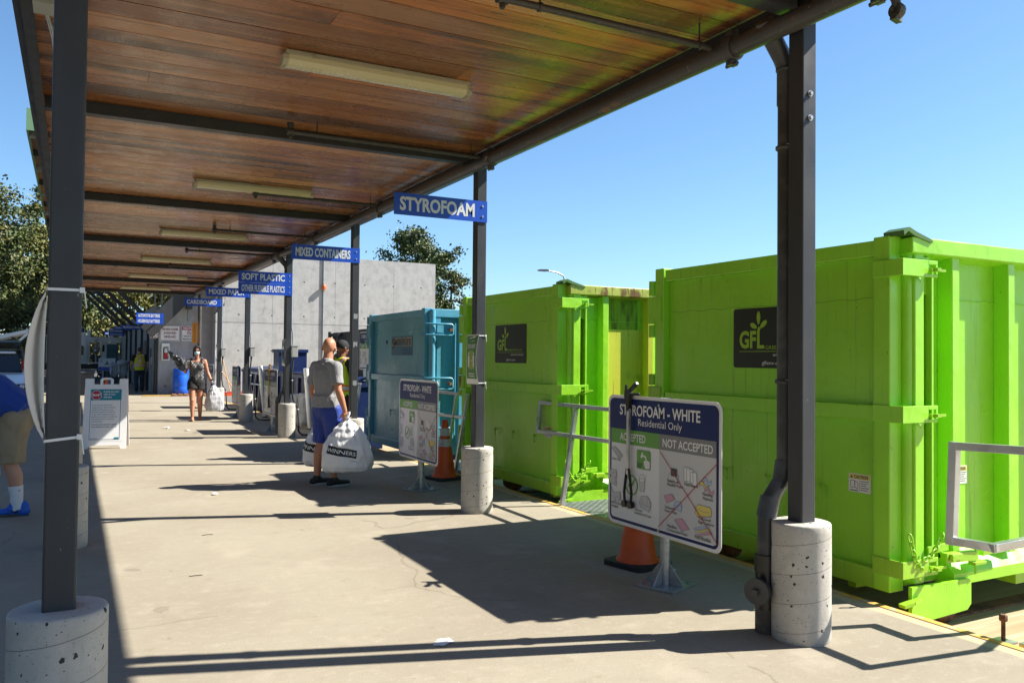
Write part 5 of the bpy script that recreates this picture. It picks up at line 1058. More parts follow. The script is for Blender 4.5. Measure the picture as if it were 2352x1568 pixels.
for x,y,s,l in((1.95,40,1.0,"clear plastic sack of containers hanging open in the shaded passage"),(1.62,40.4,.8,"smaller clear sack of empty bottles beside the hanging sack")):
    o=thing("clear_sack",l,"sack",(x,y,.52),0,"clear sacks in the passage"); fuse("sack",[('c',(0,0,.15*s),(0,0,.55*s),.2*s,.23*s),('k',(0,0,.5*s),(0,0,.66*s),.23*s,.25*s)],.04,[M_CLEAR],o,warp=folds(.06,4,(1,1,1),x)); mb=MB(); 
    for a in (0,2.1,4.2): mb.tube([(.24*s*math.cos(a),.24*s*math.sin(a),.6*s),(.26*s*math.cos(a),.26*s*math.sin(a),-.515)],.012,6)
    mb.build("sack_stand",M_STEEL,o)
mb=MB(); mb.bx(-.45,.25,0,.6,0.001,.78); mb.bx(-.48,.28,-.03,.63,.78,.86); o=mb.build("dark_bin",M_SLATE,bevel=.02); o.location=(.45,33.6,0); tag(o,"low dark bin beyond the A-frame sign's left edge","bin")
def smallsign(x,y,z0,z1,w,label,head,face=M_WHITE):
    o=thing("post_sign",label,"sign",(x,y,0)); xf=XFf((-w/2,0,z0)); h=z1-z0; mb=MB(); mb.prism([(0,0),(w,0),(w,h),(0,h)],xf,0,.015,0); mb.rect(.01,w-.01,h*.74,h*.98,xf,.017,1); mb.rect(w*.2,w*.8,h*.5,h*.55,xf,.017,2); mb.lines=None; mb.line(circle(w*.12,w*.5,h*.25,12),.02,xf,.017,2,True); mb.build("sign_panel",[face,head,M_GREYS],o)
    mb=MB(); mb.tube([(0,.03,0),(0,.03,z1)],.03,8); mb.build("sign_post",M_STEEL,o)
smallsign(.22,40,1.85,2.62,.42,"grey and blue post sign just right of the closest dark post",M_NAVY,M_LGREY)
smallsign(-2.7,34,2.2,2.65,.30,"small white post sign in front of the trees at the picture's left",M_WHITE)
o=thing("post_sign","low blue sign board over the parked cars at the picture's left","sign",(-4.0,38,0)); mb=MB(); mb.bx(-.55,.25,0,.04,2.15,2.32); mb.build("sign_panel",M_BLUE,o); mb=MB(); mb.bx(-.5,-.42,.041,.1,0,2.3); mb.build("sign_post",M_STEEL,o)
# white roll-off truck
def wheel(o,x,y,z,r,w,name="wheel"):
    mb=MB(); mb.lathe([(r*.6,-w/2),(r*.95,-w/2),(r,-w*.35),(r,w*.35),(r*.95,w/2),(r*.6,w/2)],(x,y,z),24,0,True,'y'); k=mb.build(name,M_RUBBER,o); mb=MB(); mb.lathe([(r*.62,-w*.42),(r*.5,-w*.3),(r*.2,-w*.3),(r*.16,-w*.5),(.02,-w*.5)],(x,y,z),20,0,True,'y'); mb.lathe([(r*.62,w*.42),(r*.2,w*.3),(.02,w*.3)],(x,y,z),20,0,True,'y'); mb.build("rim",M_CARW,k)
o=thing("white_truck","white work truck with a round-cornered cab, parked in sun beyond the passage","truck",(1.1,60,-.02))
mb=MB(); mb.prism([(.55,.72),(1.55,.72),(1.55,1.35),(1.48,1.9),(1.40,2.28),(.60,2.30),(.52,2.1)],lambda u,v,d:(u,d,v),0,2.2); mb.build("cab",M_TRUCKW,o,bevel=.06)
mb=MB(); mb.prism([(.85,1.62),(1.36,1.62),(1.42,1.9),(1.30,2.15),(.85,2.15)],lambda u,v,d:(u,-d,v),.002,.012); mb.build("window",M_GLASS,o); mb=MB(); mb.prism([(.57,1.68),(.72,1.68),(.72,2.12),(.6,2.12)],lambda u,v,d:(u,-d,v),.002,.012); mb.build("window",M_GLASS,o); mb=MB(); mb.flat(rrect(.36,.2,.06,1.1,1.1),lambda u,v,d:(u,-d,v),.01,0); mb.build("window",M_GLASS,o)
mb=MB(); mb.bx(-2.6,-.25,.1,2.3,.95,2.75); mb.bx(-.28,-.12,.2,2.2,.95,3.05); mb.build("body_box",M_TRUCKW,o,bevel=.03); mb=MB(); mb.flat(rrect(.26,.62,.12,-.62,1.75),lambda u,v,d:(u,.1-d,v),.006,0); mb.build("window",M_GLASS,o)
mb=MB(); mb.bx(-2.7,2.2,.3,2.0,.55,.85); mb.build("chassis",M_BLACK,o); mb=MB(); mb.tube([(.22,.2,.9),(.22,.2,2.5)],.08,10); mb.tube([(.35,.15,1.5),(.35,.15,2.2)],.05,8); mb.lathe([(.02,-.1),(.2,-.1),(.2,.02),(.02,.02)],(.22,.0,1.75),16,0,True,'y'); mb.build("exhaust_stack",M_GALV,o); mb=MB(); mb.bx(-.1,.5,.15,.6,.85,1.45); mb.build("engine",M_BLACK,o); mb=MB(); mb.bx(-.1,.02,.0,.1,.85,1.2); mb.build("yellow_guard",M_YELST,o)
for x in(.75,-1.6,-2.3): wheel(o,x,.18,.45,.47,.3)
mb=MB(); mb.bx(-.4,2.4,.3,2.1,2.33,2.62); mb.build("roof_deck",M_TRUCKW,o); mb=MB(); mb.bx(.95,1.25,.6,1.0,2.62,3.2); mb.build("roof_unit",M_TRUCKW,o,bevel=.03)
o=thing("yellow_ended_rail","low barrier of white rails with a yellow end panel in front of the white truck","barrier",(1.6,55,0)); mb=MB(); mb.bar((-2.2,0,.95),(.0,0,.98),.07); mb.bar((-2.2,0,.45),(.0,0,.4),.05); mb.build("rail",M_CARW,o); mb=MB(); mb.prism([(-.05,1.0),(.12,1.0),(.3,.7),(.3,.4),(.2,.4),(.1,.7)],lambda u,v,d:(u,d,v),-.04,.04); mb.build("end_panel",M_YELST,o); mb=MB(); mb.bx(-.05,.05,-.05,.05,0,1.0); mb.bx(.2,.3,-.05,.05,0,.5); mb.build("rail_post",M_GALV,o)
# white car
def carbody(o,m,prof,w,name="body",roofz=None):
    mb=MB(); n=len(prof); k=[(-w/2,.93),(-w/2+.10,1),(w/2-.10,1),(w/2,.93)]
    vs=[(x,u,z) for x,_ in [(q,0) for q in (-w/2,w/2)] for u,z in prof]
    mb.prism(prof,lambda u,v,d:(d*(1-.16*max(0,(v-.95)/.6)),u,v),-w/2,w/2); return mb.build(name,m,o,bevel=.07)
o=thing("white_car","white car nose-on at the picture's left, its headlight showing behind the bending man","car",(-1.72,21.6,0),R(4))
carbody(o,M_CARW,[(0,.30),(0,.62),(.08,.80),(.9,.98),(1.6,1.05),(4.4,1.05),(4.5,.5),(4.4,.3)],1.80)
carbody(o,M_GLASS,[(1.35,1.03),(2.1,1.48),(3.7,1.50),(4.3,1.04)],1.56,"cabin_glass"); mb=MB(); mb.bx(-.62,.62,2.05,3.7,1.47,1.53); mb.build("roof",M_CARW,o,bevel=.02)
for s in(-1,1):
    mb=MB(); mb.prism([(s*.86,.66),(s*.50,.68),(s*.55,.79),(s*.84,.80)],lambda u,v,d:(u,-d+.05,v),.0,.07); k=mb.build("headlight",M_GLASS,o,bevel=.02); mb=MB(); mb.lathe([(.055,.0),(.05,.012),(.01,.015)],(s*.72,-.02,.735),14,0,True,'y'); mb.build("headlight_lens",M_LAMP,k)
mb=MB(); mb.bx(-.45,.45,-.03,.02,.42,.62); mb.build("grille",M_BLACK,o)
for x in(-.88,.88):
    for y in(.85,3.6):
        mb=MB(); mb.lathe([(.2,-.1),(.31,-.1),(.32,0),(.31,.1),(.2,.1)],(x,y,.32),20,0,True,'x'); mb.build("wheel",M_RUBBER,o)
# dark vehicle with its tailgate up
o=thing("dark_hatchback","dark vehicle with its rear tailgate raised, behind the white car at the left edge","car",(-2.1,27.4,0),R(2))
mb=MB(); w=1.85; mb.bx(-w/2,w/2,0,3.9,.35,.92); mb.build("body",M_CARD,o,bevel=.06); mb=MB(); mb.prism([(.05,.925),(.35,1.58),(2.2,1.62),(3.0,1.15),(3.9,.925)],lambda u,v,d:(d*(1-.14*max(0,v-.925)),u,v),-w/2+.02,-w/2+.08); mb.prism([(.05,.925),(.35,1.58),(2.2,1.62),(3.0,1.15),(3.9,.925)],lambda u,v,d:(d*(1-.14*max(0,v-.925)),u,v),w/2-.08,w/2-.02); mb.bx(-.72,.72,.4,2.2,1.58,1.65); mb.build("cabin_shell",M_CARD,o)
mb=MB(); mb.prism([(-.72,0),(.72,0),(.8,.85),(-.8,.85)],lambda u,v,d:(u,.42-v*1.0,1.66+v*.22+d),-.05,0); g=mb.build("tailgate",mat("dark_blue_tailgate",(.02,.07,.13),.25,coat=.5),o,bevel=.02); mb=MB(); mb.prism([(-.55,.15),(.55,.15),(.6,.6),(-.6,.6)],lambda u,v,d:(u,.42-v*1.0,1.66+v*.22+d),-.062,-.052); mb.build("tailgate_window",M_GLASS,g)
for s in(-1,1):
    mb=MB(); mb.bx(s*.86-.06,s*.86+.06,-.03,.03,.8,1.3); mb.build("tail_light",M_RED,o,bevel=.01); mb=MB(); mb.bar((s*.7,.1,1.1),(s*.72,-.25,1.72),.025); mb.build("gas_strut",M_BLACK,o)
for x in(-.85,.85):
    mb=MB(); mb.lathe([(.2,-.1),(.33,-.1),(.34,0),(.33,.1),(.2,.1)],(x,.75,.34),20,0,True,'x'); mb.build("wheel",M_RUBBER,o)
mb=MB(); mb.bx(-.35,.35,0,.4,0,.12); o=mb.build("green_crate",mat("dark_green_plastic",(.01,.07,.05),.5),bevel=.02); o.location=(-1.6,27.85,.921); tag(o,"dark green crate inside the vehicle with the raised tailgate","crate")
o=thing("tipper_trailer","white tipping trailer bed raised at an angle at the picture's left","trailer",(-2.6,30,0)); mb=MB(); mb.prism([(0,1.75),(1.55,2.2),(1.55,2.3),(.05,1.9)],lambda u,v,d:(u,d,v),0,1.8); mb.bar((.05,-.02,1.8),(1.5,-.02,2.22),.07); mb.bar((1.5,-.02,2.28),(1.0,-.02,1.75),.07); mb.build("tipping_bed",M_CARW,o); mb=MB(); mb.bx(-.3,1.9,.1,1.7,.8,.95); mb.bar((1.0,.9,.9),(.9,.9,2.0),.1); mb.build("trailer_frame",M_STEEL,o); wheel(o,.6,.1,.4,.4,.25)
# street lamp beyond the containers
o=thing("street_lamp","tall street lamp with a curved arm behind the lime containers","street lamp",(27.7,45,-.6)); mb=MB(); mb.tube([(0,0,0),(0,0,6.9),(-.15,0,7.35),(-.6,0,7.55),(-1.3,0,7.62)],[.1,.07,.055,.05,.045],10); mb.build("lamp_post",M_GALV,o); mb=MB(); mb.prism([(-2.05,7.62),(-1.9,7.68),(-1.4,7.70),(-1.25,7.64),(-1.4,7.57),(-1.9,7.57)],lambda u,v,d:(u,d,v),-.13,.13); mb.build("lamp_head",M_SLATE,o,bevel=.02)

# ================= trees
def tree(x,y,zb,H,crown,n,label,seed,leaf=.3,cols=(0,1,2),trunk=.28,shape=1.0,group="trees in the background",lean=0,low=.22):
    """crown: (rx,ry,rz); leaves cluster round limb tips"""
    rnd=random.Random(seed); o=thing("leafy_tree",label,"tree",(x,y,zb),0,group)
    cz=H-crown[2]; tips=[]
    mb=MB(); top=Vector((lean,0,H*.93)); pts=[Vector((lean*t+.12*math.sin(t*7+seed),.1*math.cos(t*5+seed),H*.93*t)) for t in [i/7 for i in range(8)]]
    mb.tube(pts,[trunk*(1-.86*i/7) for i in range(8)],10)
    for i in range(34):
        t=low+.74*rnd.random(); base=Vector((lean*t,0,H*.93*t)); a=rnd.uniform(0,6.283); el=rnd.uniform(.1,1.0)
        prof=math.sin(math.pi*min(.97,max(.08,(t-low+.10)/(1.02-low+.08))))**.6*shape
        ln=prof*rnd.uniform(.65,1.08); e=base+Vector((math.cos(a)*crown[0]*ln,math.sin(a)*crown[1]*ln,el*crown[2]*.38))
        mid=(base+e)/2+Vector((0,0,-.05*crown[2])); mb.tube([base,mid,e],[trunk*.34*(1-t*.6),trunk*.2*(1-t*.6),.02],6)
        tips+= [(e,rnd.uniform(.75,1.25)),(mid.lerp(e,.55)+Vector((rnd.uniform(-.4,.4),rnd.uniform(-.4,.4),rnd.uniform(.0,.6))),rnd.uniform(.6,1.1))]
        for q in range(2):
            e2=e+Vector((rnd.uniform(-1,1),rnd.uniform(-1,1),rnd.uniform(-.5,1)))*crown[0]*.28; mb.tube([mid.lerp(e,.6),e2],[trunk*.1,.012],5,caps=False); tips.append((e2,rnd.uniform(.5,.95)))
    for q in range(6): tips.append((Vector((lean+rnd.uniform(-.3,.3)*crown[0]*.5,rnd.uniform(-.3,.3)*crown[1]*.5,H-rnd.uniform(0,.18)*crown[2])),rnd.uniform(.5,.8)))
    mb.build("trunk",M_BARK,o)
    lb=MB(); per=max(1,n//len(tips)); cr=crown[0]*.24
    for (c,s) in tips:
        tone=rnd.random()
        for _ in range(int(per*s)):
            p=c+Vector((rnd.gauss(0,1),rnd.gauss(0,1),rnd.gauss(0,.72)))*cr*.62*s
            nrm=Vector((rnd.gauss(0,1),rnd.gauss(0,1),rnd.gauss(.5,.8))).normalized(); u=nrm.orthogonal().normalized(); u=(Matrix.Rotation(rnd.uniform(0,6.28),3,nrm)@u); v=nrm.cross(u); l=leaf*rnd.uniform(.6,1.25)
            k=rnd.random()*.55+tone*.45; m=cols[0] if k<.48 else (cols[1] if k<.78 else cols[2])
            b=u*l*.5; side=v*l*.30
            lb.add([p-b,p+side-b*.15+nrm*l*.06,p+b,p-side-b*.15+nrm*l*.06],[(0,1,2,3)],m)
    lb.build("crown",[M_LEAF1,M_LEAF2,M_LEAF3],o); return o
tree(-5.4,58,-.3,11.0,(3.7,3.7,4.9),34000,"tall dense tree at the picture's left edge behind the closest dark post",3,.25,(0,1,2),low=.12)
tree(-1.7,66,-.3,13.2,(2.7,3.0,5.2),26000,"tall yellowish tree partly hidden by the closest dark post",5,.27,(0,1,2),low=.12)
for i,(x,y,H,cx,l) in enumerate(((2.2,84,11.5,3.6,"yellow-green tree right of the closest dark post, seen under the canopy"),(6.2,88,12.5,3.9,"yellow-green tree behind the diagonal struts"),(9.8,92,13,3.8,"yellow-green tree seen beside the stair"),(-2.8,90,10.5,3.8,"green tree low behind the white truck"),(-9.5,80,8.5,3.6,"low dark tree at the picture's left behind the white tipping trailer"))):
    tree(x,y,-.3,H,(cx,cx,H*.42),14000,l,20+i,.36,(0,1,2) if i>2 else (1,2,1),low=.10)
tree(21.7,55,-.5,10.9,(2.35,2.5,4.6),20000,"dark green tree with a pointed top behind the sunlit concrete wall",41,.23,(0,0,1),low=.2)
tree(25.1,57,-.5,8.3,(2.1,2.2,3.2),11000,"lower green tree beside the pointed one, behind the STYROFOAM sign's post",43,.24,(0,1,1),low=.2)
mb=MB(); rnd=random.Random(77)
for i in range(9000):
    x=rnd.uniform(-34,14); y=98+rnd.uniform(-3,3); h=(3.6+1.5*noise.noise(Vector((x*.16,0,3)))+.8*noise.noise(Vector((x*.7,1,3))))*rnd.random()**.6
    n=Vector((rnd.gauss(0,1),rnd.gauss(-.4,1),rnd.gauss(.4,1))).normalized(); u=n.orthogonal()*.42*rnd.uniform(.6,1.2); v=n.cross(u)*.7; p=Vector((x,y,h-.3)); mb.add([p-u,p+v*.6,p+u,p-v*.6],[(0,1,2,3)],rnd.choice((0,0,1,2)))
o=mb.build("undergrowth",[M_LEAF1,M_LEAF2,M_LEAF3]); o["kind"]="stuff"; o["label"]="bushy green undergrowth behind the road"

mb=MB()  # leaf screen added out of view to block sky light from the left
for i in range(14000):
    y=rnd.uniform(-25,62); x=-19+rnd.uniform(-2.5,2.5); h=(9+2.5*noise.noise(Vector((y*.13,0,7)))+1.5*noise.noise(Vector((y*.6,2,3))))*rnd.random()**.75
    n=Vector((rnd.gauss(.5,1),rnd.gauss(0,1),rnd.gauss(.3,1))).normalized(); u=n.orthogonal()*.6*rnd.uniform(.6,1.2); v=n.cross(u)*.7; p=Vector((x,y,h-.3)); mb.add([p-u,p+v*.6,p+u,p-v*.6],[(0,1,2,3)],rnd.choice((0,0,1)))
o=mb.build("added_tree_screen",[M_LEAF1,M_LEAF2,M_LEAF3]); o["kind"]="stuff"; o["label"]="added tree screen out of view on the driveway side, darkening the shaded faces"

# ================= litter
rnd=random.Random(5)
LT=[(.42,"crumpled white scrap on the sunlit floor near the camera",730,1.9,4.15),(0,"flat white scrap at the picture's bottom edge",0,2.03,3.38)]
for i,(x,y,s,l) in enumerate(((1.72,3.99,.06,"torn white paper scrap on the sunlit floor left of the big sign shadow"),(1.83,3.24,.05,"small white scrap at the picture's bottom edge"),(1.35,9.25,.045,"white scrap on the sunlit floor ahead of the man in the grey shirt"),(1.70,18.0,.06,"white scrap on the floor left of the walking woman's feet"),(2.0,17.3,.05,"white scrap on the floor in front of the walking woman"),(3.75,4.62,.03,"tiny white scrap in shade beside the closest sign's stand"),(3.1,2.62,.03,"tiny white scrap on the floor near the stout pier"))):
    mb=MB(); 
    for q in range(5):
        a=rnd.uniform(0,6.28); c=Vector((rnd.gauss(0,s*.4),rnd.gauss(0,s*.3),.003+.012*rnd.random())); u=Vector((math.cos(a),math.sin(a),rnd.uniform(-.1,.3)))*s*rnd.uniform(.4,.8); v=Vector((-math.sin(a),math.cos(a),rnd.uniform(-.1,.3)))*s*rnd.uniform(.3,.6)
        mb.add([c-u-v*.5,c+u*.7-v,c+u+v*.6,c-u*.6+v],[(0,1,2,3)])
    zmin=min(v[2] for v in mb.v); mb.v=[(v[0],v[1],(v[2]-zmin)*(.18 if i<2 else 1)+.002) for v in mb.v]
    o=mb.build("paper_scrap",M_LITTER); o.location=(x,y,0); tag(o,l,"litter","white scraps on the floor")
for i,(x,y,l) in enumerate(((.75,5.9,"thin dark twig on the sunlit floor near the camera"),(1.0,7.2,"short dark twig on the sunlit floor farther off"))):
    mb=MB(); mb.tube([(-.04,0,.003),(0,.006,.004),(.045,.002,.003)],.0025,5); o=mb.build("twig",M_STICK); o.location=(x,y,0); tag(o,l,"twig")
# ================= people (local frame: +Y forward, +X the person's right, Z up)
V=Vector
def legs(hl,kl,al,hr,kr,ar,s=1.0):
    P=[]
    for h,k,a in((hl,kl,al),(hr,kr,ar)):
        h,k,a=V(h),V(k),V(a); m=k.lerp(a,.28); fwd=V((0,1,0))
        P+=[('c',h,k,.092*s,.060*s),('c',k+V((0,.006,0)),k+V((0,.0,-.02)),.058*s,.056*s),('c',k,m-fwd*.018,.056*s,.062*s),('c',m-fwd*.018,a,.060*s,.036*s),('c',a,a+V((0,0,-.02)),.037*s,.04*s)]
    return P
def arm(sh,el,wr,s=1.0):
    sh,el,wr=V(sh),V(el),V(wr)
    return [('c',sh,sh.lerp(el,.35),.055*s,.052*s),('c',sh.lerp(el,.3),el,.050*s,.038*s),('c',el,el.lerp(wr,.28),.040*s,.043*s),('c',el.lerp(wr,.28),wr,.043*s,.026*s)]
def torso(hip,chest,neck,w=.15,s=1.0):
    hip,chest,neck=V(hip),V(chest),V(neck); X=(1,0,0)
    return [('c',hip+V((-.05,0,-.02)),hip+V((.05,0,-.02)),.095*s,.095*s),('c',hip,hip.lerp(chest,.5),.150*s,.140*s,{'side':X,'ax':.72}),('c',hip.lerp(chest,.4),chest,.142*s,.165*s,{'side':X,'ax':.68}),
            ('c',chest+(neck-chest)*.45+V((-.13*s,0,0)),chest+(neck-chest)*.45+V((.13*s,0,0)),.068*s,.068*s),('c',chest,neck+(chest-neck)*.25,.12*s,.07*s,{'side':X,'ax':.8})]
# ---- man in grey shirt with two white bags
o=thing("person","bald man in grey t-shirt and blue shorts seen from behind with two white bags","person",(2.585,9.395,0),math.atan2(-.93,.37))
aL,aR=(-.125,-.03,.08),(.125,.02,.08); kL,kR=(-.115,.02,.46),(.115,.045,.46); hL,hR=(-.085,0,.88),(.085,0,.88)
rs,re,rw=(.185,-.02,1.355),(.255,-.035,1.095),(.275,.045,.865); ls,le,lw=(-.185,-.02,1.355),(-.25,-.02,1.095),(-.265,.06,.865)
HP,HT,HR=head((-.012,.035,1.575),.98,(-.62,.78,-.05),(0,.1,1))
P=torso((0,0,.95),(0,-.015,1.24),(0,.0,1.44))+legs(hL,kL,aL,hR,kR,aR)+arm(rs,re,rw)+arm(ls,le,lw)+[('c',(0,.0,1.40),(-.008,.025,1.53),.060,.056)]+HP+hand(rw,(.02,.10,-1),(-1,.1,0),1.25,.96,-1)+hand(lw,(-.02,.10,-1),(1,.1,0),1.25,.96,1)
for a in(aL,aR): P+=[('c',(a[0],a[1]-.04,.05),(a[0],a[1]+.10,.035),.036,.032)]
fuse("body",P,.0072,[M_SKIN],o,smooth=3)
T=[('k',(0,-.005,.90),(0,-.005,1.03),.194,.180,{'side':(1,0,0),'ax':.80}),('c',(0,-.005,.98),(0,-.005,1.04),.176,.170,{'side':(1,0,0),'ax':.74}),('c',(0,-.005,1.02),(0,-.015,1.24),.162,.182,{'side':(1,0,0),'ax':.70}),('c',(-.135,-.012,1.355),(.135,-.012,1.355),.078,.078),('c',(0,-.015,1.24),(0,-.005,1.40),.14,.082,{'side':(1,0,0),'ax':.82}),('k',(0,-.002,1.37),(0,.006,1.448),.085,.066)]
for s,e in((rs,re),(ls,le)):
    s,e=V(s),V(e); q=s.lerp(e,.74); T+=[('c',s,s.lerp(e,.4),.072,.068),('k',s.lerp(e,.2),q,.066,.072)]
fuse("t_shirt",T,.0085,[M_TEE],o,warp=folds(.007,11,(1,1,.45),3))
S=[('c',(0,0,.95),(0,0,.89),.160,.174,{'side':(1,0,0),'ax':.78}),('k',(0,0,.93),(0,0,.98),.160,.155,{'side':(1,0,0),'ax':.78})]
for h,k,sx in((hL,kL,-1),(hR,kR,1)):
    h,k=V(h),V(k); S+=[('c',h+V((0,0,0)),h.lerp(k,.35),.118,.118),('k',h.lerp(k,.15),h.lerp(k,.93),.112,.110)]
fuse("shorts",S,.0085,[M_SHORTB],o,warp=folds(.011,8,(1,1,.3),9))
for a in(aL,aR):
    fuse("shoe",foot_shoe(a,(.05,1,0),.30),.0075,[M_SHOEK],o); sole(a,(.05,1,0),.30).build("shoe_sole",M_SOLE,o,bevel=.004)
mb=MB()
for k in(-1,1): 
    p=[HT((k*.086,-.02,-.015)),HT((k*.084,.03,-.02)),HT((k*.055,.075,-.03))]; mb.tube(p,.003,6); p=[HT((k*.086,-.025,-.03)),HT((k*.080,.03,-.055)),HT((k*.05,.075,-.06))]; mb.tube(p,.003,6)
mb.build("mask_strap",M_PAPER,o); m=fuse("face_mask",[('e',HT((0,.072,-.045)),(.058,.042,.052),HR)],.006,[M_MASK],o)
# ---- bags
def plastic_bag(x,y,ztop,h,a,b,rz,label,cat="bag",m=M_BAGW,brand=True,seed=1,grp=None,lean=0):
    o=thing("plastic_bag",label,cat,(x,y,ztop-h),rz); 
    if grp: o["group"]=grp
    prof=[(0,.50),(.012,.78),(.05,.93),(.14,1.0),(.30,.99),(.48,.90),(.64,.74),(.78,.54),(.88,.33),(.945,.14),(.97,.075),(.985,.11),(1.0,.17)]
    def w(t):
        for (t0,r0),(t1,r1) in zip(prof,prof[1:]):
            if t<=t1: 
                f=(t-t0)/(t1-t0); f=f*f*(3-2*f) if t<.9 else f
                return r0+(r1-r0)*f
        return prof[-1][1]
    def S(th,z,d=0):
        t=z/h; r=w(t); c,s=math.cos(th),math.sin(th); p=2/2.5; sx=math.copysign(abs(c)**p,c); sy=math.copysign(abs(s)**p,s)
        q=V((c*2.6+seed*3.1,s*2.6,z*4.5)); n=noise.noise(q)*.11+noise.noise(q*2.3)*.035; up=max(0,t-.35)/.65
        cr=abs(noise.noise(V((c*6+seed,s*6,z*6))))-.22; n+=-.05*cr*(1-.4*up); n+=.07*up*math.sin(th*9+seed+2.2*math.sin(z*7))*min(1,up*2)+.035*math.sin(th*15+z*30)*up
        k=r*(1+n)
        return V((sx*(a*k)+d*c*1.0+lean*t*a, sy*(b*k)+d*s, z+ (.02*noise.noise(V((c*3,s*3,seed))) if t<.1 else 0)))
    seg,nz=110,64; mb=MB(); vs=[S(2*math.pi*k/seg,h*i/nz) for i in range(nz+1) for k in range(seg)]
    zm=min(v.z for v in vs); fs=[(i*seg+k,i*seg+(k+1)%seg,(i+1)*seg+(k+1)%seg,(i+1)*seg+k) for i in range(nz) for k in range(seg)]+[tuple(range(seg))[::-1]]
    mb.add(vs,fs,0,True); mb.build("bag_film",m,o)
    mb=MB()
    for q in range(3):
        an=q*2.1+seed; p0=V((lean*a,0,h*.985)); mb.tube([p0,p0+V((.03*math.cos(an),.02*math.sin(an),.05)),p0+V((.05*math.cos(an),.03*math.sin(an),.075))],[.012,.016,.004],8,flat=.35)
    mb.build("bag_handle",m,o)
    if brand:
        bu,bz,tl=.17,h*.39,-.18
        def Pm(u,v,d):
            uu=u*math.cos(tl)-v*math.sin(tl); vv=u*math.sin(tl)+v*math.cos(tl); return S(-math.pi/2+uu/a*.98,bz+vv,d)
        mb=MB(); n=22
        for i in range(n):
            u0=-bu+2*bu*i/n-.03; u1=-bu+2*bu*(i+1)/n-.03
            for j in range(5): v0=-.045+.018*j; mb.add([Pm(u0,v0,.0035),Pm(u1,v0,.0035),Pm(u1,v0+.018,.0035),Pm(u0,v0+.018,.0035)],[(0,1,2,3)],0,True)
        mb.text("WINNERS",Pm,-.03,0,w=bu*1.8,h=.042,d=.0065,m=1,bold=.01)
        mb.text("winners.ca",Pm,.12,-.075,w=.09,h=.012,d=.004,m=0)
        mb.build("print_band",[M_BLACK,M_PAPER],o)
    return o
RZ=-.4878
plastic_bag(2.755,9.155,.79,.615,.285,.20,RZ,"larger stuffed white plastic bag with a black WINNERS band in the bald man's right hand",seed=1,grp="white shopping bags",lean=0)
plastic_bag(2.61,9.70,.75,.56,.20,.19,RZ-.3,"second white WINNERS bag, mostly hidden behind the bald man's legs",seed=4,grp="white shopping bags")
# ---- walking woman
o=thing("person","woman in mask, sunglasses, dotted tank top and black shorts walking towards the camera","person",(2.5,20.03,0),math.atan2(.12,-.99)); W=.975
aR,aL=(.075,.16,.075),(-.085,-.10,.085); kR,kL=(.085,.13,.46),(-.08,.03,.455); hR,hL=(.085,0,.86),(-.085,0,.86)
rs,re,rw=(.165,0,1.345),(.235,-.01,1.09),(.285,.19,1.16); ls,le,lw=(-.165,0,1.345),(-.235,-.01,1.09),(-.325,.07,.87)
HP,HT,HR=head((0,.03,1.575),.95,(.05,1,-.04))
P=torso((0,0,.93),(0,0,1.22),(0,0,1.42),s=.92)+legs(hL,kL,aL,hR,kR,aR,.98)+arm(rs,re,rw,.9)+arm(ls,le,lw,.9)+[('c',(0,0,1.38),(0,.02,1.50),.05,.048)]+HP+hand(rw,(.1,.8,.4),(0,-.3,1),.9,.9,1)+hand(lw,(-.1,.1,-1),(1,0,0),1.1,.92,1)+[('e',(.075,.095,1.215),(.07,.055,.065)),('e',(-.075,.095,1.215),(.07,.055,.065))]
for a in(aR,aL): P+=[('c',(a[0],a[1]-.03,.045),(a[0],a[1]+.12,.032),.038,.034),('c',(a[0],a[1]+.1,.03),(a[0],a[1]+.165,.028),.03,.022)]
gl=V(lw)+V((-.005,.005,-.02))
fuse("body",P,.0085,[M_SKIN,M_GLOVE],o,fn=lambda c:1 if (c.x<-.26 and c.z<gl.z and c.z>.6) else 0)
T=[('k',(0,0,.90),(0,0,1.02),.168,.150,{'side':(1,0,0),'ax':.80}),('c',(0,0,1.0),(0,.008,1.20),.148,.158,{'side':(1,0,0),'ax':.76}),('e',(.075,.10,1.215),(.076,.062,.072)),('e',(-.075,.10,1.215),(.076,.062,.072)),('c',(-.10,-.005,1.27),(.10,-.005,1.27),.066,.066)]
for s in(-1,1): T+=[('c',(s*.115,.085,1.27),(s*.118,.03,1.405),.024,.02),('c',(s*.118,.03,1.405),(s*.11,-.06,1.33),.02,.02)]
fuse("tank_top",T,.009,[M_TOP],o,warp=folds(.005,12,(1,1,.6),1),smooth=2)
S=[('c',(0,0,.95),(0,0,.88),.160,.172,{'side':(1,0,0),'ax':.82})]
for h,k in((hL,kL),(hR,kR)): h,k=V(h),V(k); S+=[('c',h,h.lerp(k,.15),.116,.118),('k',h,h.lerp(k,.40),.112,.122)]
fuse("shorts",S,.009,[M_DOTS],o,warp=folds(.008,9,(1,1,.4),2))
fuse("hair",[('e',HT((0,-.028,.045)),(.086,.098,.088),HR),('c',HT((0,-.07,.0)),HT((0,-.075,-.13)),.075,.055,{'side':(1,0,0),'ax':.6}),('c',HT((.072,-.015,.03)),HT((.075,-.02,-.12)),.024,.018),('c',HT((-.072,-.015,.03)),HT((-.075,-.02,-.12)),.024,.018),('c',HT((-.055,.045,.085)),HT((.055,.045,.085)),.02,.02)],.008,[M_HAIR],o,warp=folds(.006,18,(1,1,.3),5),smooth=2)
fuse("face_mask",[('e',HT((0,.072,-.046)),(.056,.044,.056),HR)],.006,[M_MASK],o)
mb=MB()
for k in(-1,1): mb.prism(rrect(.052,.040,.014,k*.033,.012),lambda u,v,d:tuple(HT((u,.102+d-abs(u)*.25,v))),-.004,.004)
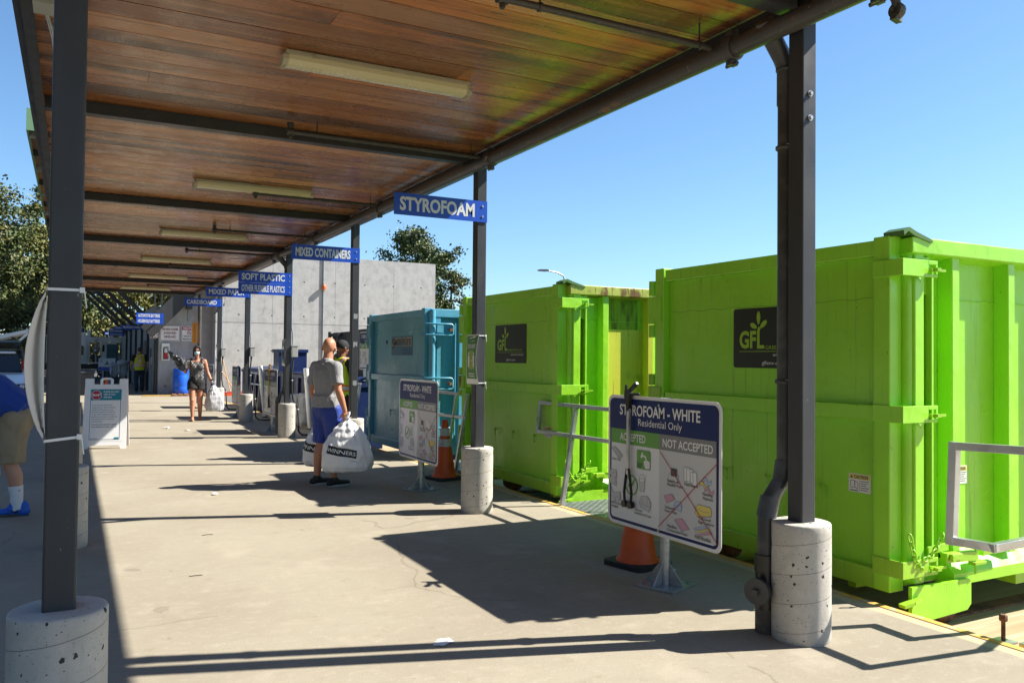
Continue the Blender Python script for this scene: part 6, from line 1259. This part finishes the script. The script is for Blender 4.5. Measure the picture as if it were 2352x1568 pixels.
mb.bar(HT((-.012,.104,.018)),HT((.012,.104,.018)),.006); mb.bar(HT((-.06,.09,.018)),HT((-.078,0,.01)),.006); mb.bar(HT((.06,.09,.018)),HT((.078,0,.01)),.006); mb.build("sunglasses",M_GLASS,o)
for a in(aR,aL): sole(a,(0,1,0),.25,.92,.014).build("sandal",M_HANDLE,o)
mb=MB(); q=V(lw)+V((.004,-.012,.055)); mb.lathe([(.033,-.014),(.036,0),(.033,.014)],tuple(q),14); mb.build("wrist_watch",M_BLACK,o)
ct=Matrix.Rotation(math.atan2(.12,-.99),3,'Z')
def wl(p,base=(2.5,20.03,0)): q=ct@V(p); return (q.x+base[0],q.y+base[1],q.z+base[2])
p=wl((-.40,.09,0)); plastic_bag(p[0],p[1],.83,.62,.20,.15,0,"full pale grey sack in the walking woman's gloved hand",m=M_BAGG,brand=False,seed=7,lean=-.15)
b=wl((.30,.24,1.22)); o=thing("sequin_bundle","glittery black sequin bundle held up in the walking woman's bare hand","bundle",b)
rnd=random.Random(3); fuse("fabric",[('c',(0,0,0),(-.08,0,.14),.10,.085),('c',(-.08,0,.12),(-.24,.02,.27),.06,.035),('c',(-.24,.02,.27),(-.27,.02,.33),.04,.03),('c',(.02,0,.02),(.09,-.02,.10),.07,.05)],.012,[M_SEQ],o,warp=folds(.035,14,(1,1,1),3),smooth=1)
mb=MB()
for i in range(260):
    c=V((rnd.gauss(-.06,.06),rnd.gauss(-.04,.05),rnd.gauss(.10,.06))); u=V((rnd.gauss(0,1),rnd.gauss(0,1),rnd.gauss(0,1))).normalized(); v=u.orthogonal(); mb.add([c-u*.009,c+v*.008,c+u*.009,c-v*.008],[(0,1,2,3)],0 if i%5 else 1)
mb.build("sequins",[M_SEQ,M_SILV],o)
# ---- hi-vis workers
def vest(T0,o,back_x=True):
    def fn(c):
        y=c.y; z=c.z
        if .995<z<1.05: return 2
        if .975<z<1.07: return 1
        if z>1.07:
            if y<0 and back_x:
                d1=abs((z-1.25)*.62-c.x); d2=abs((z-1.25)*.62+c.x); d=min(d1,d2)
                if d<.022: return 2
                if d<.042: return 1
            else:
                d=abs(abs(c.x)-.105)
                if d<.02: return 2
                if d<.042: return 1
        return 0
    return fuse("safety_vest",T0,.0075,[M_HIVIS,M_HIO,M_SILV],o,fn=fn,warp=folds(.006,8,(1,1,.5),4))
def worker(x,y,rz,label,skin,cap,scale=1.0,walk=True,folded=False,pants=M_JEANS):
    o=thing("person",label,"person",(x,y,0),rz); o.scale=(scale,)*3
    aL,aR=((-.11,-.16,.11),(.12,.12,.08)) if walk else ((-.13,0,.08),(.13,.03,.08)); kL,kR=((-.11,.04,.47),(.12,.12,.48)) if walk else ((-.12,.03,.47),(.12,.04,.47)); hL,hR=(-.09,0,.88),(.09,0,.88)
    if folded: rs,re,rw=(.20,0,1.38),(.27,.03,1.12),(.06,.24,1.13); ls,le,lw=(-.20,0,1.38),(-.27,.03,1.12),(-.05,.26,1.17)
    else: rs,re,rw=(.20,0,1.38),(.30,-.05,1.13),(.29,.06,.92); ls,le,lw=(-.20,0,1.38),(-.30,-.03,1.13),(-.29,.10,.93)
    HP,HT,HR=head((0,.035,1.60),1.0,(.05,1,-.05))
    P=torso((0,0,.96),(0,0,1.26),(0,0,1.46),s=1.02)+legs(hL,kL,aL,hR,kR,aR)+arm(rs,re,rw,1.05)+arm(ls,le,lw,1.05)+[('c',(0,0,1.42),(0,.02,1.54),.062,.058)]+HP
    P+=hand(rw,(-.9,.2,0) if folded else (0,.2,-1),(0,-1,0) if folded else (-1,0,0),.8,1,-1)+hand(lw,(.9,.2,0) if folded else (0,.2,-1),(0,-1,0) if folded else (1,0,0),.8,1,1)
    fuse("body",P,.009,[skin],o)
    T=[('c',(0,0,.95),(0,0,1.25),.170,.182,{'side':(1,0,0),'ax':.76}),('c',(-.15,0,1.38),(.15,0,1.38),.078,.078),('k',(0,0,1.38),(0,.005,1.475),.09,.068)]
    for s,e in((rs,re),(ls,le)): s,e=V(s),V(e); T+=[('c',s,s.lerp(e,.4),.074,.070),('k',s.lerp(e,.2),s.lerp(e,.8),.070,.072)]
    fuse("shirt",T,.010,[M_KSHIRT],o,warp=folds(.006,10,(1,1,.5),6))
    vest([('k',(0,-.002,.84),(0,-.002,.99),.192,.190,{'side':(1,0,0),'ax':.80}),('c',(0,-.002,.99),(0,-.002,1.25),.188,.197,{'side':(1,0,0),'ax':.78}),('c',(-.105,0,1.385),(.105,0,1.385),.088,.088),('k',(0,0,1.30),(0,0,1.45),.16,.10,{'side':(1,0,0),'ax':.75})],o)
    S=[('c',(0,0,.98),(0,0,.90),.165,.170,{'side':(1,0,0),'ax':.8})]
    for h,k,a in((hL,kL,aL),(hR,kR,aR)): h,k,a=V(h),V(k),V(a); S+=[('c',h,k,.112,.085),('c',k,k.lerp(a,.5),.085,.080),('k',k.lerp(a,.3),a+V((0,0,.0)),.080,.078)]
    fuse("trousers",S,.010,[pants],o,warp=folds(.010,9,(1,1,.6),8))
    for a in(aL,aR):
        fuse("boot",foot_shoe(a,(0,1,0),.30,1.05)+[('c',(a[0],a[1],.08),(a[0],a[1],.17),.056,.056)],.012,[M_KSHIRT],o)
    if cap:
        fuse("cap",[('e',HT((0,-.012,.040)),(.084,.102,.086),HR),('k',HT((0,.0,-.012)),HT((0,.0,.05)),.086,.084),('c',HT((-.03,.09,.03)),HT((.03,.09,.03)),.05,.05,{'ax':.2})],.008,[M_KSHIRT],o,smooth=2)
    else: fuse("hair",[('e',HT((0,-.022,.042)),(.082,.098,.084),HR),('c',HT((-.03,-.075,-.02)),HT((.03,-.075,-.02)),.032,.032)],.009,[M_HAIR],o)
    return o
worker(2.36,36.2,R(4),"worker in hi-vis yellow vest with orange cross walking away into the shaded passage",M_SKIN2,False,1.03,True,False)
worker(3.46,11.85,R(-62),"worker in black cap and hi-vis vest, mostly hidden behind a post and the bald man",M_SKIN3,True,1.0,False,True,M_KSHIRT)
# ---- bending man at the left edge
o=thing("person","man in blue polo and khaki shorts bending over at the left edge","person",(-.455,8.89,0),R(86))
aL,aR=(-.10,-.045,.08),(.11,.22,.08); kL,kR=(-.105,.02,.47),(.11,.20,.48); hL,hR=(-.09,.0,.87),(.09,.02,.87)
ch,nk=V((0,.33,1.26)),V((0,.50,1.40))
rs,re,rw=(.19,.40,1.30),(.22,.58,1.10),(.16,.78,1.02); ls,le,lw=(-.19,.40,1.30),(-.23,.60,1.10),(-.15,.80,1.02)
HP,HT,HR=head((0,.62,1.46),1.0,(0,.85,-.5),(0,.5,.85))
P=[('c',(-.05,0,.92),(.05,0,.92),.105,.105),('c',(0,.02,.97),(0,.18,1.12),.155,.15,{'side':(1,0,0),'ax':.8}),('c',(0,.16,1.10),ch,.15,.165,{'side':(1,0,0),'ax':.72}),('c',(-.14,.40,1.30),(.14,.40,1.30),.07,.07),('c',ch,nk,.12,.065)]+legs(hL,kL,aL,hR,kR,aR,1.06)+arm(rs,re,rw,1.05)+arm(ls,le,lw,1.05)+[('c',nk,(0,.56,1.43),.062,.06)]+HP+hand(rw,(0,1,-.2),(0,-.2,-1),.7,1,1)+hand(lw,(0,1,-.2),(0,-.2,-1),.7,1,-1)
fuse("body",P,.008,[M_SKIN2],o)
T=[('k',(0,-.045,.955),(0,.05,1.03),.188,.192,{'side':(1,0,0),'ax':.86}),('c',(0,.03,1.01),(0,.20,1.15),.186,.19,{'side':(1,0,0),'ax':.86}),('c',(0,.18,1.13),ch,.188,.186,{'side':(1,0,0),'ax':.76}),('c',(-.14,.40,1.30),(.14,.40,1.30),.088,.088),('c',ch,nk,.14,.085)]
for s,e in((rs,re),(ls,le)): s,e=V(s),V(e); T+=[('c',s,s.lerp(e,.4),.08,.075),('k',s.lerp(e,.2),s.lerp(e,.8),.075,.08)]
fuse("polo_shirt",T,.010,[M_POLO],o,warp=folds(.010,8,(1,1,1),2))
S=[('c',(0,.0,.95),(0,-.01,.90),.172,.182,{'side':(1,0,0),'ax':.86})]
for h,k in((hL,kL),(hR,kR)): h,k=V(h),V(k); S+=[('c',h+V((0,-.01,0)),h.lerp(k,.4),.128,.122),('k',h.lerp(k,.2),h.lerp(k,.97),.120,.120)]
fuse("shorts",S,.009,[M_KHAKI],o,warp=folds(.010,10,(1,1,.6),5))
for a,k in((aL,kL),(aR,kR)):
    a,k=V(a),V(k); fuse("sock",[('k',a+V((0,0,-.02)),a.lerp(k,.22),.050,.054),('k',a.lerp(k,.2)+V((0,-.004,0)),a.lerp(k,.50)+V((0,-.010,0)),.052,.0635),('c',a,a+V((0,.03,-.03)),.048,.046)],.008,[M_SOCK],o,smooth=2)
    fuse("shoe",foot_shoe(a,(0,1,0),.31,1.08)+[("c",(a.x,a.y-.045,.04),(a.x,a.y-.05,.095),.047,.040),("c",(a.x,a.y+.05,.06),(a.x,a.y+.03,.105),.045,.036)],.008,[M_SHOEB],o,smooth=2); sole(a,(0,1,0),.31,1.08,.024).build("shoe_sole",M_DARK,o,bevel=.004)
sw=[(0,0),(.012,-.012),(.03,-.012),(.10,.022),(.035,.004),(.018,.004),(.010,.018)]
mb=MB(); mb.prism([(q*.9-.01,.045+r_*.9) for q,r_ in sw],lambda u,v,d:(aL[0]-.047-d+.08*abs(u-.03)*.5,aL[1]+u*1.0,v),-.012,.004); mb.prism([(q*.38-.02,.235+r_*.4) for q,r_ in sw],lambda u,v,d:(aL[0]-.053-d,aL[1]+u,v),-.01,.001); mb.build("shoe_emblem",M_KSHIRT,o)
